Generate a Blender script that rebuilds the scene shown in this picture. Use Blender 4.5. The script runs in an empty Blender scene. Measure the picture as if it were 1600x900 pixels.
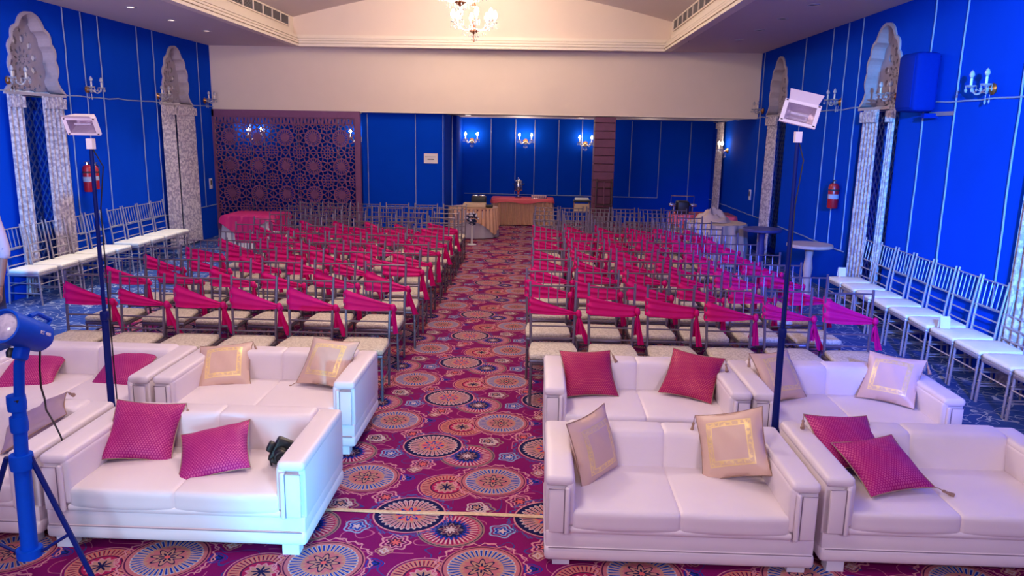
import bpy, bmesh, math, random
from mathutils import Vector, Matrix
from mathutils.geometry import tessellate_polygon
random.seed(7)
PI = math.pi
def R(a): return math.radians(a)
S = bpy.context.scene
COL = S.collection

# ------------------------------------------------------------------ camera
cam_d = bpy.data.cameras.new('camera'); cam = bpy.data.objects.new('camera', cam_d); COL.objects.link(cam)
cam_d.sensor_fit = 'HORIZONTAL'; cam_d.sensor_width = 36.0; cam_d.lens = 1202.0/1600*36; cam_d.clip_start = .05; cam_d.clip_end = 100
# world->camera rotation, solved from the vanishing points of the hall
W2C = Matrix(((0.9992350, 0.0350428, 0.0173592), (-0.0239682, 0.1980326, 0.9799023), (0.0309009, -0.9795688, 0.1987211)))
cam.matrix_world = Matrix.Translation((0, 0, 2.12)) @ W2C.transposed().to_4x4()
S.camera = cam

# ------------------------------------------------------------------ exposure and world
S.view_settings.view_transform = 'Standard'; S.view_settings.look = 'None'
S.view_settings.exposure = 0.0; S.view_settings.gamma = 1.0; S.view_settings.use_curve_mapping = False
w = bpy.data.worlds.new('hall_world'); S.world = w; w.use_nodes = True
w.node_tree.nodes['Background'].inputs[0].default_value = (.35, .32, .5, 1)
w.node_tree.nodes['Background'].inputs[1].default_value = .25

def lin(c):
    out = []
    for v in c[:3]:
        v = v/255
        out.append(v/12.92 if v <= .04045 else ((v+.055)/1.055)**2.4)
    return tuple(out)
def lamp(name, kind, loc, energy, color, target=None, size=.3, spot=60, blend=.6, size_y=None):
    d = bpy.data.lights.new(name, kind); d.energy = energy; d.color = color
    o = bpy.data.objects.new(name, d); COL.objects.link(o); o.location = loc
    if kind == 'SPOT':
        d.spot_size = R(spot); d.spot_blend = blend; d.shadow_soft_size = size
    elif kind == 'AREA':
        d.size = size
        if size_y: d.shape = 'RECTANGLE'; d.size_y = size_y
    else: d.shadow_soft_size = size
    if target is not None:
        v = Vector(target) - Vector(loc)
        o.rotation_euler = v.to_track_quat('-Z', 'Y').to_euler()
    return o
WARM = (1.0, .86, .71); COOL = (.80, .78, 1.0)
# hall chandeliers nearer than the frame and over the stage front
lamp('chandelier_light', 'POINT', (-1.1, 6.6, 3.8), 190, WARM, size=.35)
lamp('chandelier_light', 'POINT', (-1.1, 2.4, 3.8), 150, WARM, size=.35)
# stage wash on the sofas: soft lilac white from the rig behind the camera
lamp('stage_wash', 'AREA', (-3.0, -1.2, 3.3), 108, (.84, .76, 1.0), (-1.8, 4.4, .3), size=1.2)
lamp('stage_wash', 'AREA', (2.6, -1.2, 3.3), 108, (.84, .74, 1.0), (1.3, 4.4, .3), size=1.2)
# lilac fill lamps added out of frame to brighten the ceiling border
lamp('foot_light', 'SPOT', (-3.2, .2, 1.3), 2100, (.86, .74, 1.0), (-4.9, 7.5, 4.6), size=.2, spot=56, blend=1)
lamp('foot_light', 'SPOT', (1.2, .2, 1.3), 420, (.62, .58, 1.0), (2.9, 8.5, 4.6), size=.2, spot=56, blend=1)
# blue spots on the side walls
lamp('blue_spot', 'SPOT', (1.2, -.6, 3.1), 10000, (.02, .36, 1.0), (4.6, 6.2, 2.15), size=.1, spot=34, blend=.8)
lamp('blue_spot', 'SPOT', (1.8, -.6, 3.0), 5500, (.02, .13, 1.0), (3.3, 8.6, .5), size=.1, spot=25, blend=1)
lamp('stage_wash', 'SPOT', (1.6, -1.0, 3.2), 650, (.95, .80, 1.0), (4.0, 7.2, .4), size=.2, spot=22, blend=1)  # added fill spot, no visible source, lifts the right wall chair pads
lamp('blue_spot', 'SPOT', (-1.6, -.8, 2.7), 6000, (.03, .40, 1.0), (-7.2, 7.6, .9), size=.1, spot=36, blend=1)
# left border down lights
for y_ in (6.9, 8.1, 9.26, 10.44, 11.62, 12.84): lamp('downlight_beam', 'SPOT', (-5.41, y_, 3.6), 130, (1, .92, .84), (-5.5, y_, 0), size=.04, spot=70, blend=.8)
# cyan par can low on the stage lip, raking the left sofas
lamp('cyan_par', 'SPOT', (.0, 1.6, .35), 520, (.06, .55, 1.0), (-1.2, 4.2, .12), size=.06, spot=34, blend=.9)
lamp('cyan_par', 'SPOT', (-1.9, 1.7, .3), 90, (.25, .70, 1.0), (-1.6, 3.6, .05), size=.35, spot=60, blend=.9)
# alcove down lights
lamp('alcove_light', 'POINT', (-.4, 17.4, 2.2), 16, WARM, size=.1)
lamp('alcove_light', 'POINT', (2.4, 17.2, 2.2), 5, WARM, size=.1)

# ------------------------------------------------------------------ materials
def new_mat(name):
    m = bpy.data.materials.new(name); m.use_nodes = True
    nt = m.node_tree; return m, nt, nt.nodes['Principled BSDF']
def mat(name, c, rough=.6, metal=0, var=.08, scale=30, bump=0, c2=None, sheen=0, emis=None, estr=0, trans=0, coords='Object', spec=None, thr=None):
    m, nt, b = new_mat(name)
    a = lin(c); L = nt.links
    tc = nt.nodes.new('ShaderNodeTexCoord'); no = nt.nodes.new('ShaderNodeTexNoise')
    no.inputs['Scale'].default_value = scale; no.inputs['Detail'].default_value = 3
    L.new(tc.outputs[coords], no.inputs['Vector'])
    mx = nt.nodes.new('ShaderNodeMix'); mx.data_type = 'RGBA'
    if c2: e = lin(c2)
    else: e = tuple(max(0, v*(1-var*2.5)) for v in a)
    if thr is not None:
        cr = nt.nodes.new('ShaderNodeMapRange'); cr.inputs[1].default_value = thr-.07; cr.inputs[2].default_value = thr+.07
        L.new(no.outputs['Fac'], cr.inputs[0]); L.new(cr.outputs[0], mx.inputs[0])
    else: L.new(no.outputs['Fac'], mx.inputs[0])
    mx.inputs[6].default_value = (*a, 1); mx.inputs[7].default_value = (*e, 1)
    L.new(mx.outputs[2], b.inputs['Base Color'])
    b.inputs['Roughness'].default_value = rough; b.inputs['Metallic'].default_value = metal
    if spec is not None: b.inputs['Specular IOR Level'].default_value = spec
    if sheen: b.inputs['Sheen Weight'].default_value = sheen
    if trans: b.inputs['Transmission Weight'].default_value = trans
    if emis: b.inputs['Emission Color'].default_value = (*lin(emis), 1); b.inputs['Emission Strength'].default_value = estr
    if bump:
        bp = nt.nodes.new('ShaderNodeBump'); bp.inputs['Strength'].default_value = bump; bp.inputs['Distance'].default_value = .01
        L.new(no.outputs['Fac'], bp.inputs['Height']); L.new(bp.outputs[0], b.inputs['Normal'])
    return m

class X:
    """small expression builder for shader math"""
    nt = None
    def __init__(s, v): s.v = v
    @staticmethod
    def op(o, *a):
        n = X.nt.nodes.new('ShaderNodeMath'); n.operation = o
        for i, q in enumerate(a):
            q = q.v if isinstance(q, X) else q
            if isinstance(q, (int, float)): n.inputs[i].default_value = q
            else: X.nt.links.new(q, n.inputs[i])
        return X(n.outputs[0])
    def __add__(s, o): return X.op('ADD', s, o)
    __radd__ = __add__
    def __sub__(s, o): return X.op('SUBTRACT', s, o)
    def __rsub__(s, o): return X.op('SUBTRACT', o, s)
    def __mul__(s, o): return X.op('MULTIPLY', s, o)
    __rmul__ = __mul__
    def __truediv__(s, o): return X.op('DIVIDE', s, o)
    def lt(s, o): return X.op('LESS_THAN', s, o)
    def gt(s, o): return X.op('GREATER_THAN', s, o)
    def abs(s): return X.op('ABSOLUTE', s)
    def wrap(s, p): return X.op('WRAP', s, p/2, -p/2)
def cosn(t, n, ph=0): return X.op('COSINE', t*n + ph)
def mixc(fac, a, b):
    n = X.nt.nodes.new('ShaderNodeMix'); n.data_type = 'RGBA'
    for i, q in ((0, fac), (6, a), (7, b)):
        q = q.v if isinstance(q, X) else q
        if isinstance(q, tuple): n.inputs[i].default_value = (*q, 1)
        elif isinstance(q, (int, float)): n.inputs[i].default_value = q
        else: X.nt.links.new(q, n.inputs[i])
    return n.outputs[2]

PX, PY = .79, .972
def carpet_material():
    m, nt, b = new_mat('carpet'); X.nt = nt
    tc = nt.nodes.new('ShaderNodeTexCoord'); sp = nt.nodes.new('ShaderNodeSeparateXYZ')
    nt.links.new(tc.outputs['Object'], sp.inputs[0]); x, y = X(sp.outputs[0]), X(sp.outputs[1])
    no = nt.nodes.new('ShaderNodeTexNoise'); no.inputs['Scale'].default_value = 7; no.inputs['Detail'].default_value = 0
    nt.links.new(tc.outputs['Object'], no.inputs['Vector']); nz = X(no.outputs['Fac'])
    no2 = nt.nodes.new('ShaderNodeTexNoise'); no2.inputs['Scale'].default_value = 3.1; no2.inputs['Detail'].default_value = 1
    nt.links.new(tc.outputs['Object'], no2.inputs['Vector']); nz2 = X(no2.outputs['Fac'])
    MAG = lin((128, 14, 92)); PINK = lin((214, 138, 150)); NAVY = lin((26, 24, 74)); ROSE = lin((190, 108, 116)); CORAL = lin((222, 98, 96))
    BLUE = lin((30, 52, 150)); PALE = lin((206, 176, 178)); SKY = lin((136, 160, 200)); TAN = lin((186, 132, 116)); PLUM = lin((84, 22, 70)); OLIVE = lin((150, 112, 112))
    col = mixc((nz2-.5).abs().lt(.5), MAG, MAG)
    # thin vine scrolls
    vine = (nz-.52).abs().lt(.010) * nz2.gt(.47)
    col = mixc(vine, col, lin((190, 96, 130)))
    vine = (nz-.40).abs().lt(.010) * nz2.lt(.5)
    col = mixc(vine, col, lin((60, 60, 130)))
    def polar(cx, cy, rad, gx=PX, gy=PY):
        dx = (x-cx).wrap(gx); dy = (y-cy).wrap(gy)
        r = X.op('SQRT', dx*dx+dy*dy)/rad; t = X.op('ARCTAN2', dy, dx)
        return r, t
    # little flowers with curled haloes
    for (cx, cy, rad, c1, c2, c3, k) in ((-.704, 5.613, .05, CORAL, PLUM, PINK, 7), (-.282, 5.031, .05, NAVY, PALE, OLIVE, 6), (-.153, 4.793, .045, PALE, BLUE, SKY, 5),
                                         (-.062, 5.14, .05, CORAL, PLUM, PINK, 6), (-.774, 5.405, .03, BLUE, NAVY, BLUE, 3), (-.747, 5.527, .028, TAN, PALE, TAN, 4), (-.309, 4.077, .04, TAN, NAVY, PALE, 5)):
        r, t = polar(cx, cy, rad)
        q = r - .18*cosn(t, k)
        col = mixc((q-1.42).abs().lt(.13), col, c3)
        col = mixc(q.lt(1.0), col, c3); col = mixc(q.lt(.8), col, c2); col = mixc(q.lt(.45), col, c1)
    def halo(cx, cy, rad, c, n):
        nonlocal col
        r, t = polar(cx, cy, rad)
        q = r - .05*cosn(t, n) - .03*cosn(t, n*2+1, 1.3)
        col = mixc((q-1.12).abs().lt(.022), col, c)
        q2 = r + .07*cosn(t, n)
        col = mixc((q2-1.17).abs().lt(.018) * cosn(t, n).gt(-.2), col, c)
    # D: coral petals, offset behind the rayed medallion
    r, t = polar(-.515, 4.325, .175)
    col = mixc(r.lt(1.0), col, PINK); col = mixc(r.lt(.965), col, MAG); col = mixc(r.lt(.90), col, TAN)
    pet = cosn(t, 38)
    col = mixc(r.lt(.88)*pet.gt(-.35), col, CORAL); col = mixc(r.lt(.84)*r.gt(.6)*pet.gt(.55), col, PLUM)
    col = mixc(r.lt(.56), col, PLUM); col = mixc(r.lt(.50), col, lin((170, 30, 80)))
    dx = r - .05*cosn(t, 12); col = mixc(dx.lt(.40), col, PINK); col = mixc(dx.lt(.34), col, TAN)
    col = mixc((r-.1*cosn(t, 8)).lt(.18), col, NAVY)
    # C: blue rayed medallion with scroll halo
    halo(-.235, 4.425, .205, PINK, 13)
    r, t = polar(-.235, 4.425, .205); ray = cosn(t, 38)
    col = mixc(r.lt(1.0), col, ROSE); col = mixc(r.lt(.965), col, PLUM); col = mixc(r.lt(.93), col, ROSE); col = mixc(r.lt(.84), col, TAN)
    col = mixc(r.lt(.84)*r.gt(.5)*ray.gt(-.55), col, PALE); col = mixc(r.lt(.82)*r.gt(.54)*ray.gt(-.1), col, SKY); col = mixc(r.lt(.80)*r.gt(.52)*ray.gt(.35), col, BLUE)
    col = mixc(r.lt(.53), col, TAN); col = mixc((r-.04*cosn(t, 19)).lt(.46), col, ROSE)
    f = r - .09*cosn(t, 8)
    col = mixc(f.lt(.33), col, NAVY); col = mixc(f.lt(.27), col, TAN); col = mixc((r-.08*cosn(t, 8)).lt(.14), col, NAVY); col = mixc(r.lt(.07), col, CORAL)
    # B: blue heart, pink petals, offset behind the dark rimmed medallion
    r, t = polar(-.43, 4.79, .185); pet = cosn(t, 36)
    col = mixc(r.lt(1.0), col, OLIVE); col = mixc(r.lt(.955), col, NAVY); col = mixc(r.lt(.93), col, OLIVE)
    col = mixc((r-.04*pet).lt(.86), col, lin((206, 92, 116))); col = mixc(r.lt(.84)*r.gt(.5)*pet.gt(.3), col, lin((140, 20, 80))); col = mixc(r.lt(.8)*r.gt(.55)*pet.lt(-.55), col, PALE)
    col = mixc((r-.07*cosn(t, 22)).lt(.54), col, BLUE); col = mixc((r-.05*cosn(t, 22)).lt(.42), col, NAVY)
    f = r - .07*cosn(t, 8); col = mixc(f.lt(.30), col, OLIVE); col = mixc(f.lt(.24), col, PLUM); col = mixc((r-.06*cosn(t, 8)).lt(.15), col, PALE)
    # A: dark rim, beige petals
    halo(-.68, 4.945, .205, lin((70, 80, 150)), 15)
    r, t = polar(-.68, 4.945, .205); pet = cosn(t, 30)
    col = mixc(r.lt(1.0), col, PINK); col = mixc(r.lt(.955), col, NAVY)
    q = r - .045*pet
    col = mixc(q.lt(.80), col, PALE); col = mixc(r.lt(.78)*r.gt(.34)*pet.gt(.45), col, ROSE); col = mixc(r.lt(.74)*r.gt(.4)*pet.lt(-.45), col, PLUM)
    col = mixc((r-.06*cosn(t, 15)).lt(.46), col, TAN); col = mixc((r-.05*cosn(t, 15)).lt(.36), col, CORAL)
    f = r - .11*cosn(t, 8); col = mixc(f.lt(.27), col, BLUE); col = mixc(f.lt(.17), col, TAN); col = mixc(r.lt(.09), col, CORAL)
    # side aisle carpet: slate blue ground with pale curls
    c2 = lin((52, 82, 160))
    dx = (x+nz2*.5).wrap(.42); dy = (y+nz*.4).wrap(.5); rr = X.op('SQRT', dx*dx+dy*dy); tt = X.op('ARCTAN2', dy, dx)
    s = X.op('SINE', rr*60 + tt)
    side = mixc((nz-.5).abs().lt(.012), c2, lin((150, 165, 205)))
    side = mixc((nz2-.48).abs().lt(.006), side, lin((170, 180, 210)))
    side = mixc(s.gt(.86)*rr.lt(.13), side, lin((176, 186, 214)))
    edge = X.op('MAXIMUM', x.lt(-4.62), x.gt(2.92))
    col = mixc(edge, col, side)
    # woven pile
    pile = nt.nodes.new('ShaderNodeTexNoise'); pile.inputs['Scale'].default_value = 260; pile.inputs['Detail'].default_value = 1
    nt.links.new(tc.outputs['Object'], pile.inputs['Vector'])
    mul = nt.nodes.new('ShaderNodeMix'); mul.data_type = 'RGBA'; mul.blend_type = 'MULTIPLY'; mul.inputs[0].default_value = .35
    nt.links.new(col, mul.inputs[6]); nt.links.new(pile.outputs['Fac'], mul.inputs[7])
    nt.links.new(mul.outputs[2], b.inputs['Base Color'])
    bp = nt.nodes.new('ShaderNodeBump'); bp.inputs['Strength'].default_value = .25; bp.inputs['Distance'].default_value = .004
    nt.links.new(pile.outputs['Fac'], bp.inputs['Height']); nt.links.new(bp.outputs[0], b.inputs['Normal'])
    b.inputs['Roughness'].default_value = .95; b.inputs['Specular IOR Level'].default_value = .1
    return m

def brocade_material(name, base, dot):
    m, nt, b = new_mat(name); X.nt = nt
    tc = nt.nodes.new('ShaderNodeTexCoord'); sp = nt.nodes.new('ShaderNodeSeparateXYZ')
    nt.links.new(tc.outputs['Object'], sp.inputs[0]); x, y, z = X(sp.outputs[0]), X(sp.outputs[1]), X(sp.outputs[2])
    p = .0145
    dx1 = x.wrap(p); dy1 = y.wrap(p*1.5); dx2 = (x+p/2).wrap(p); dy2 = (y+p*.75).wrap(p*1.5)
    d = X.op('MINIMUM', X.op('SQRT', dx1*dx1+dy1*dy1), X.op('SQRT', dx2*dx2+dy2*dy2))
    no = nt.nodes.new('ShaderNodeTexNoise'); no.inputs['Scale'].default_value = 5; nt.links.new(tc.outputs['Object'], no.inputs['Vector'])
    f = X.op('MULTIPLY', d.lt(.0048), (X(no.outputs['Fac'])*1.6-.1))
    f = X.op('MINIMUM', f, 1.0) * z.gt(-.002)
    ring = (d-.0062).abs().lt(.0007)
    c = mixc(f, lin(base), lin(dot))
    nt.links.new(c, b.inputs['Base Color'])
    nt.links.new((f*.2).v, b.inputs['Metallic'])
    b.inputs['Roughness'].default_value = .5; b.inputs['Specular IOR Level'].default_value = .15
    return m
def gold_cushion_material():
    m, nt, b = new_mat('gold_satin'); X.nt = nt
    tc = nt.nodes.new('ShaderNodeTexCoord'); sp = nt.nodes.new('ShaderNodeSeparateXYZ')
    nt.links.new(tc.outputs['Object'], sp.inputs[0]); x, y, z = X(sp.outputs[0]), X(sp.outputs[1]), X(sp.outputs[2])
    k = X.op('MAXIMUM', x.abs(), y.abs())
    no = nt.nodes.new('ShaderNodeTexNoise'); no.inputs['Scale'].default_value = 55; no.inputs['Detail'].default_value = 2; nt.links.new(tc.outputs['Object'], no.inputs['Vector'])
    nz = X(no.outputs['Fac'])
    band = k.gt(.092)*k.lt(.122)*z.gt(0.0)
    line = X.op('MAXIMUM', (k-.094).abs().lt(.003), (k-.120).abs().lt(.003))*z.gt(0.0)
    leaf = X.op('MAXIMUM', band*nz.gt(.52), line)
    c = mixc(band*.5, lin((214, 178, 160)), lin((232, 196, 140)))
    c = mixc(leaf, c, lin((242, 210, 146)))
    nt.links.new(c, b.inputs['Base Color']); nt.links.new((leaf*.35).v, b.inputs['Metallic'])
    b.inputs['Roughness'].default_value = .36
    wv = nt.nodes.new('ShaderNodeTexWave'); wv.inputs['Scale'].default_value = 90; nt.links.new(tc.outputs['Object'], wv.inputs['Vector'])
    bp = nt.nodes.new('ShaderNodeBump'); bp.inputs['Strength'].default_value = .15; bp.inputs['Distance'].default_value = .002
    nt.links.new(wv.outputs['Fac'], bp.inputs['Height']); nt.links.new(bp.outputs[0], b.inputs['Normal'])
    return m

M = dict(
    carpet=carpet_material(),
    blue=mat('blue_fabric', (3, 64, 196), .9, var=.06, scale=2.2, bump=.25, spec=.04),
    cord=mat('silver_cord', (150, 165, 205), .5, var=.15, scale=200, bump=.4),
    cream=mat('cream_plaster', (226, 205, 190), .85, var=.02, scale=4),
    ceil=mat('ceiling_paint', (206, 190, 190), .9, var=.02, scale=3),
    mould=mat('moulding_paint', (232, 216, 200), .6, var=.02, scale=12),
    grille=mat('grille_grey', (150, 142, 145), .5, .2, var=.05),
    dark=mat('dark_void', (24, 22, 26), .9),
    stone=mat('carved_stone', (182, 168, 180), .8, var=.07, scale=25, bump=.15),
    stonepanel=mat('carved_panel', (156, 143, 160), .8, var=.06, scale=25, bump=.1),
    stoneback=mat('pale_backing', (240, 234, 244), .9, var=.03),
    curtain=mat('curtain_brocade', (200, 188, 198), .7, scale=24, c2=(150, 138, 160), thr=.5, bump=.1, coords='Object'),
    jali=mat('brown_lattice', (128, 74, 116), .55, var=.1, scale=14),
    wood=mat('brown_plank', (108, 52, 84), .5, var=.14, scale=9),
    dwood=mat('dark_wood', (58, 28, 40), .5, var=.15, scale=14),
    chair=mat('pewter_lacquer', (124, 112, 126), .34, .55, var=.08, scale=60),
    chairw=mat('silver_lacquer', (178, 170, 182), .34, .45, var=.06, scale=60),
    pad=mat('cream_damask', (214, 200, 178), .75, scale=60, c2=(190, 174, 152), thr=.5, bump=.05),
    padw=mat('white_pad', (240, 236, 226), .7, var=.03, scale=30),
    sash=mat('pink_satin_sash', (214, 14, 108), .5, var=.08, scale=10, spec=.15),
    leather=mat('white_leatherette', (232, 218, 222), .42, var=.02, scale=9, bump=.06),
    seam=mat('leather_piping', (136, 118, 134), .6, var=.04),
    foot=mat('white_block', (226, 222, 230), .5, var=.03),
    pink=brocade_material('pink_brocade', (154, 14, 104), (204, 88, 138)),
    red=brocade_material('raspberry_brocade', (152, 4, 84), (196, 84, 100)),
    pinkplain=mat('pink_backing', (196, 52, 120), .6),
    gold=gold_cushion_material(),
    shaded_gold=mat('gold_satin_shade', (166, 138, 158), .5, var=.06, scale=12),  # gold cushion turned away; its shade is put into this colour
    tassel=mat('tassel_thread', (178, 140, 120), .7, var=.2, scale=120),
    black=mat('black_plastic', (24, 24, 28), .45, var=.1),
    strobe=mat('black_metal_blue_lit', (2, 74, 200), .5, 0, var=.06, scale=40, spec=.12),  # black strobe body; blue light spill painted into the base colour
    lens=mat('frosted_lens', (216, 206, 226), .15, 0, scale=60, c2=(150, 140, 170)),
    lampwhite=mat('white_enamel', (226, 214, 226), .4, var=.02),
    reflector=mat('floodlight_reflector', (214, 198, 216), .25, .6, scale=90, bump=.2),
    pole=mat('dark_steel_blue_lit', (8, 26, 104), .5, .1, var=.05, spec=.2),  # dark stands; the blue light on them is mixed into the colour
    cable=mat('black_rubber', (22, 22, 30), .6),
    linen=mat('white_linen', (226, 222, 220), .85, var=.03, scale=20),
    grey=mat('grey_linen', (168, 160, 176), .85, var=.04, scale=20),
    beige=mat('beige_satin_skirt', (212, 164, 136), .5, var=.08, scale=18),
    sand=mat('sand_tablecloth', (204, 178, 150), .8, var=.05, scale=16),
    pinkcloth=mat('pink_tablecloth', (190, 18, 108), .6, var=.06, scale=12),
    coralcloth=mat('coral_runner', (236, 92, 104), .6, var=.06, scale=14),
    steel=mat('polished_steel', (190, 184, 190), .18, .9, var=.04),
    brass=mat('antique_brass', (196, 140, 84), .3, .85, var=.1),
    copper=mat('copper_bowl', (176, 104, 70), .3, .8, var=.08),
    crystal=mat('cut_crystal', (236, 232, 238), .08, 0, trans=.55, scale=90, var=.1),
    candle=mat('candle_sleeve', (238, 226, 206), .6),
    bulb=mat('lit_bulb', (255, 236, 200), .4, emis=(255, 226, 178), estr=60),
    bulboff=mat('unlit_bulb', (225, 220, 226), .15, trans=.4),
    red_ext=mat('red_enamel', (176, 20, 36), .35, var=.05),
    white=mat('white_card', (226, 218, 222), .7, var=.02),
    ink=mat('dark_ink', (56, 44, 52), .8),
    tape=mat('pale_seam_tape', (226, 196, 160), .6, scale=60, c2=(176, 130, 100)),
    marble=mat('pale_marble', (202, 182, 176), .35, var=.12, scale=12),
    slate=mat('dusky_blue_top', (70, 70, 130), .4, var=.06),
    leafm=mat('blue_foliage', (36, 52, 104), .6, var=.2, scale=40),
    petal=mat('white_petal', (206, 204, 222), .7),
    skin=mat('skin', (150, 100, 90), .55, var=.05, scale=40),
    shirt=mat('printed_shirt', (184, 162, 184), .8, scale=26, c2=(60, 50, 84), thr=.70),
    trouser=mat('dark_trousers', (34, 42, 92), .85, var=.1),
    hair=mat('black_hair', (22, 18, 20), .6),
    eye=mat('eye_white', (232, 228, 224), .3),
    speaker=mat('blue_black_speaker', (3, 38, 140), .7, var=.05, spec=.05),
    cup=mat('pink_cups', (240, 206, 206), .5),
    downlight=mat('downlight_rim', (200, 190, 196), .3, .5),
    lit=mat('downlight_lamp', (240, 232, 230), .4, emis=(255, 235, 220), estr=1.2),
)

# ------------------------------------------------------------------ mesh helpers
class MB:
    def __init__(s): s.v = []; s.f = []; s.T = Matrix.Identity(4)
    def add(s, vs, fs):
        o = len(s.v); s.v += [tuple(s.T @ Vector(v)) for v in vs]; s.f += [tuple(i+o for i in f) for f in fs]
        return s
    def box(s, c, d, rot=None):
        x, y, z = (k/2 for k in d); vs = [Vector((a*x, b*y, e*z)) for a in (-1, 1) for b in (-1, 1) for e in (-1, 1)]
        if rot is not None: vs = [rot @ v for v in vs]
        vs = [v+Vector(c) for v in vs]
        return s.add(vs, [(0, 1, 3, 2), (4, 6, 7, 5), (0, 4, 5, 1), (2, 3, 7, 6), (0, 2, 6, 4), (1, 5, 7, 3)])
    def rbox(s, c, d, r, n=2, m=1, warp=None):
        """box with rounded edges; m = spans on the flat; warp(p) moves points in local space"""
        h = [k/2 for k in d]; r = min(r, *h)
        def ax(a):
            out = [-a + r*(1-math.cos(PI/2*i/n)) for i in range(n)]
            out += [-(a-r) + 2*(a-r)*i/m for i in range(m+1)]
            out += [a - r*(1-math.cos(PI/2*i/n)) for i in range(n-1, -1, -1)]
            return out
        A = [ax(k) for k in h]; idx = {}; vs = []; fs = []
        def vert(p):
            k = (round(p[0], 5), round(p[1], 5), round(p[2], 5))
            if k in idx: return idx[k]
            q = Vector([max(-(h[i]-r), min(h[i]-r, p[i])) for i in range(3)]); dv = Vector(p)-q
            if dv.length > 1e-9: dv = dv.normalized()*r
            o = q+dv
            if warp: o = Vector(warp(o))
            idx[k] = len(vs); vs.append(o+Vector(c)); return idx[k]
        for a in range(3):
            b, e = (a+1) % 3, (a+2) % 3
            for sgn in (-1, 1):
                for i in range(len(A[b])-1):
                    for j in range(len(A[e])-1):
                        qs = []
                        for (ii, jj) in ((i, j), (i+1, j), (i+1, j+1), (i, j+1)):
                            p = [0, 0, 0]; p[a] = sgn*h[a]; p[b] = A[b][ii]; p[e] = A[e][jj]; qs.append(vert(p))
                        qs2 = []
                        for q in qs:
                            if q not in qs2: qs2.append(q)
                        if len(qs2) > 2: fs.append(tuple(qs2 if sgn > 0 else qs2[::-1]))
        return s.add(vs, fs)
    def tube(s, path, rad, n=8, cap=True, closed=False):
        P = [Vector(p) for p in path]; k = len(P); rr = rad if isinstance(rad, (list, tuple)) else [rad]*k
        vs = []; fs = []; prev = None
        for i, p in enumerate(P):
            if closed: t = (P[(i+1) % k]-P[i-1])
            else: t = (P[min(i+1, k-1)]-P[max(i-1, 0)])
            t = t.normalized() if t.length > 1e-9 else Vector((0, 0, 1))
            if prev is None:
                u = t.orthogonal().normalized()
            else:
                u = prev - t*prev.dot(t)
                u = u.normalized() if u.length > 1e-6 else t.orthogonal().normalized()
            prev = u; w_ = t.cross(u)
            for j in range(n):
                a = 2*PI*j/n; vs.append(p+(u*math.cos(a)+w_*math.sin(a))*rr[i])
        for i in range(k if closed else k-1):
            for j in range(n):
                a, b = i*n+j, i*n+(j+1) % n; c, d = ((i+1) % k)*n+(j+1) % n, ((i+1) % k)*n+j
                fs.append((a, b, c, d))
        if cap and not closed:
            fs.append(tuple(range(n))[::-1]); fs.append(tuple((k-1)*n+j for j in range(n)))
        return s.add(vs, fs)
    def lathe(s, prof, n=20, c=(0, 0, 0), wob=None):
        vs = []; fs = []; k = len(prof)
        for i, (r, z) in enumerate(prof):
            for j in range(n):
                a = 2*PI*j/n; q = r*(1+(wob(a, z) if wob else 0)); vs.append((c[0]+q*math.cos(a), c[1]+q*math.sin(a), c[2]+z))
        for i in range(k-1):
            for j in range(n): fs.append((i*n+j, i*n+(j+1) % n, (i+1)*n+(j+1) % n, (i+1)*n+j))
        if prof[0][0] > 1e-5: fs.append(tuple(range(n))[::-1])
        if prof[-1][0] > 1e-5: fs.append(tuple((k-1)*n+j for j in range(n)))
        return s.add(vs, fs)
    def sphere(s, c, r, n=10, m=7):
        r = (r, r, r) if isinstance(r, (int, float)) else r
        vs = []; fs = []
        for i in range(m+1):
            p = PI*i/m
            for j in range(n): a = 2*PI*j/n; vs.append((c[0]+r[0]*math.sin(p)*math.cos(a), c[1]+r[1]*math.sin(p)*math.sin(a), c[2]+r[2]*math.cos(p)))
        for i in range(m):
            for j in range(n): fs.append((i*n+j, (i+1)*n+j, (i+1)*n+(j+1) % n, i*n+(j+1) % n))
        return s.add(vs, fs)
    def grid(s, fn, nu, nv, closed=False):
        vs = [fn(i/nu, j/nv) for i in range(nu+1) for j in range(nv+1)]
        fs = [(i*(nv+1)+j, (i+1)*(nv+1)+j, (i+1)*(nv+1)+j+1, i*(nv+1)+j+1) for i in range(nu) for j in range(nv)]
        return s.add(vs, fs)
    def prism(s, poly, z0, z1):
        """poly: 2D outline extruded along local z"""
        n = len(poly); vs = [(x, y, z0) for x, y in poly]+[(x, y, z1) for x, y in poly]
        tris = tessellate_polygon([[Vector((x, y, 0)) for x, y in poly]])
        fs = [tuple(t) for t in tris]+[tuple(i+n for i in t)[::-1] for t in tris]+[(i, (i+1) % n, (i+1) % n+n, i+n) for i in range(n)]
        return s.add(vs, fs)
    def mesh(s, name, m, smooth=True, angle=38):
        me = bpy.data.meshes.new(name); me.from_pydata(s.v, [], s.f)
        bm = bmesh.new(); bm.from_mesh(me); bmesh.ops.remove_doubles(bm, verts=bm.verts, dist=1e-6); bmesh.ops.recalc_face_normals(bm, faces=bm.faces); bm.to_mesh(me); bm.free()
        me.materials.append(m)
        if smooth: me.shade_smooth(); me.set_sharp_from_angle(angle=R(angle))
        return me
    def build(s, name, m, parent=None, smooth=True, angle=38):
        o = bpy.data.objects.new(name, s.mesh(name, m, smooth, angle)); COL.objects.link(o)
        if parent: o.parent = parent
        return o
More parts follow.
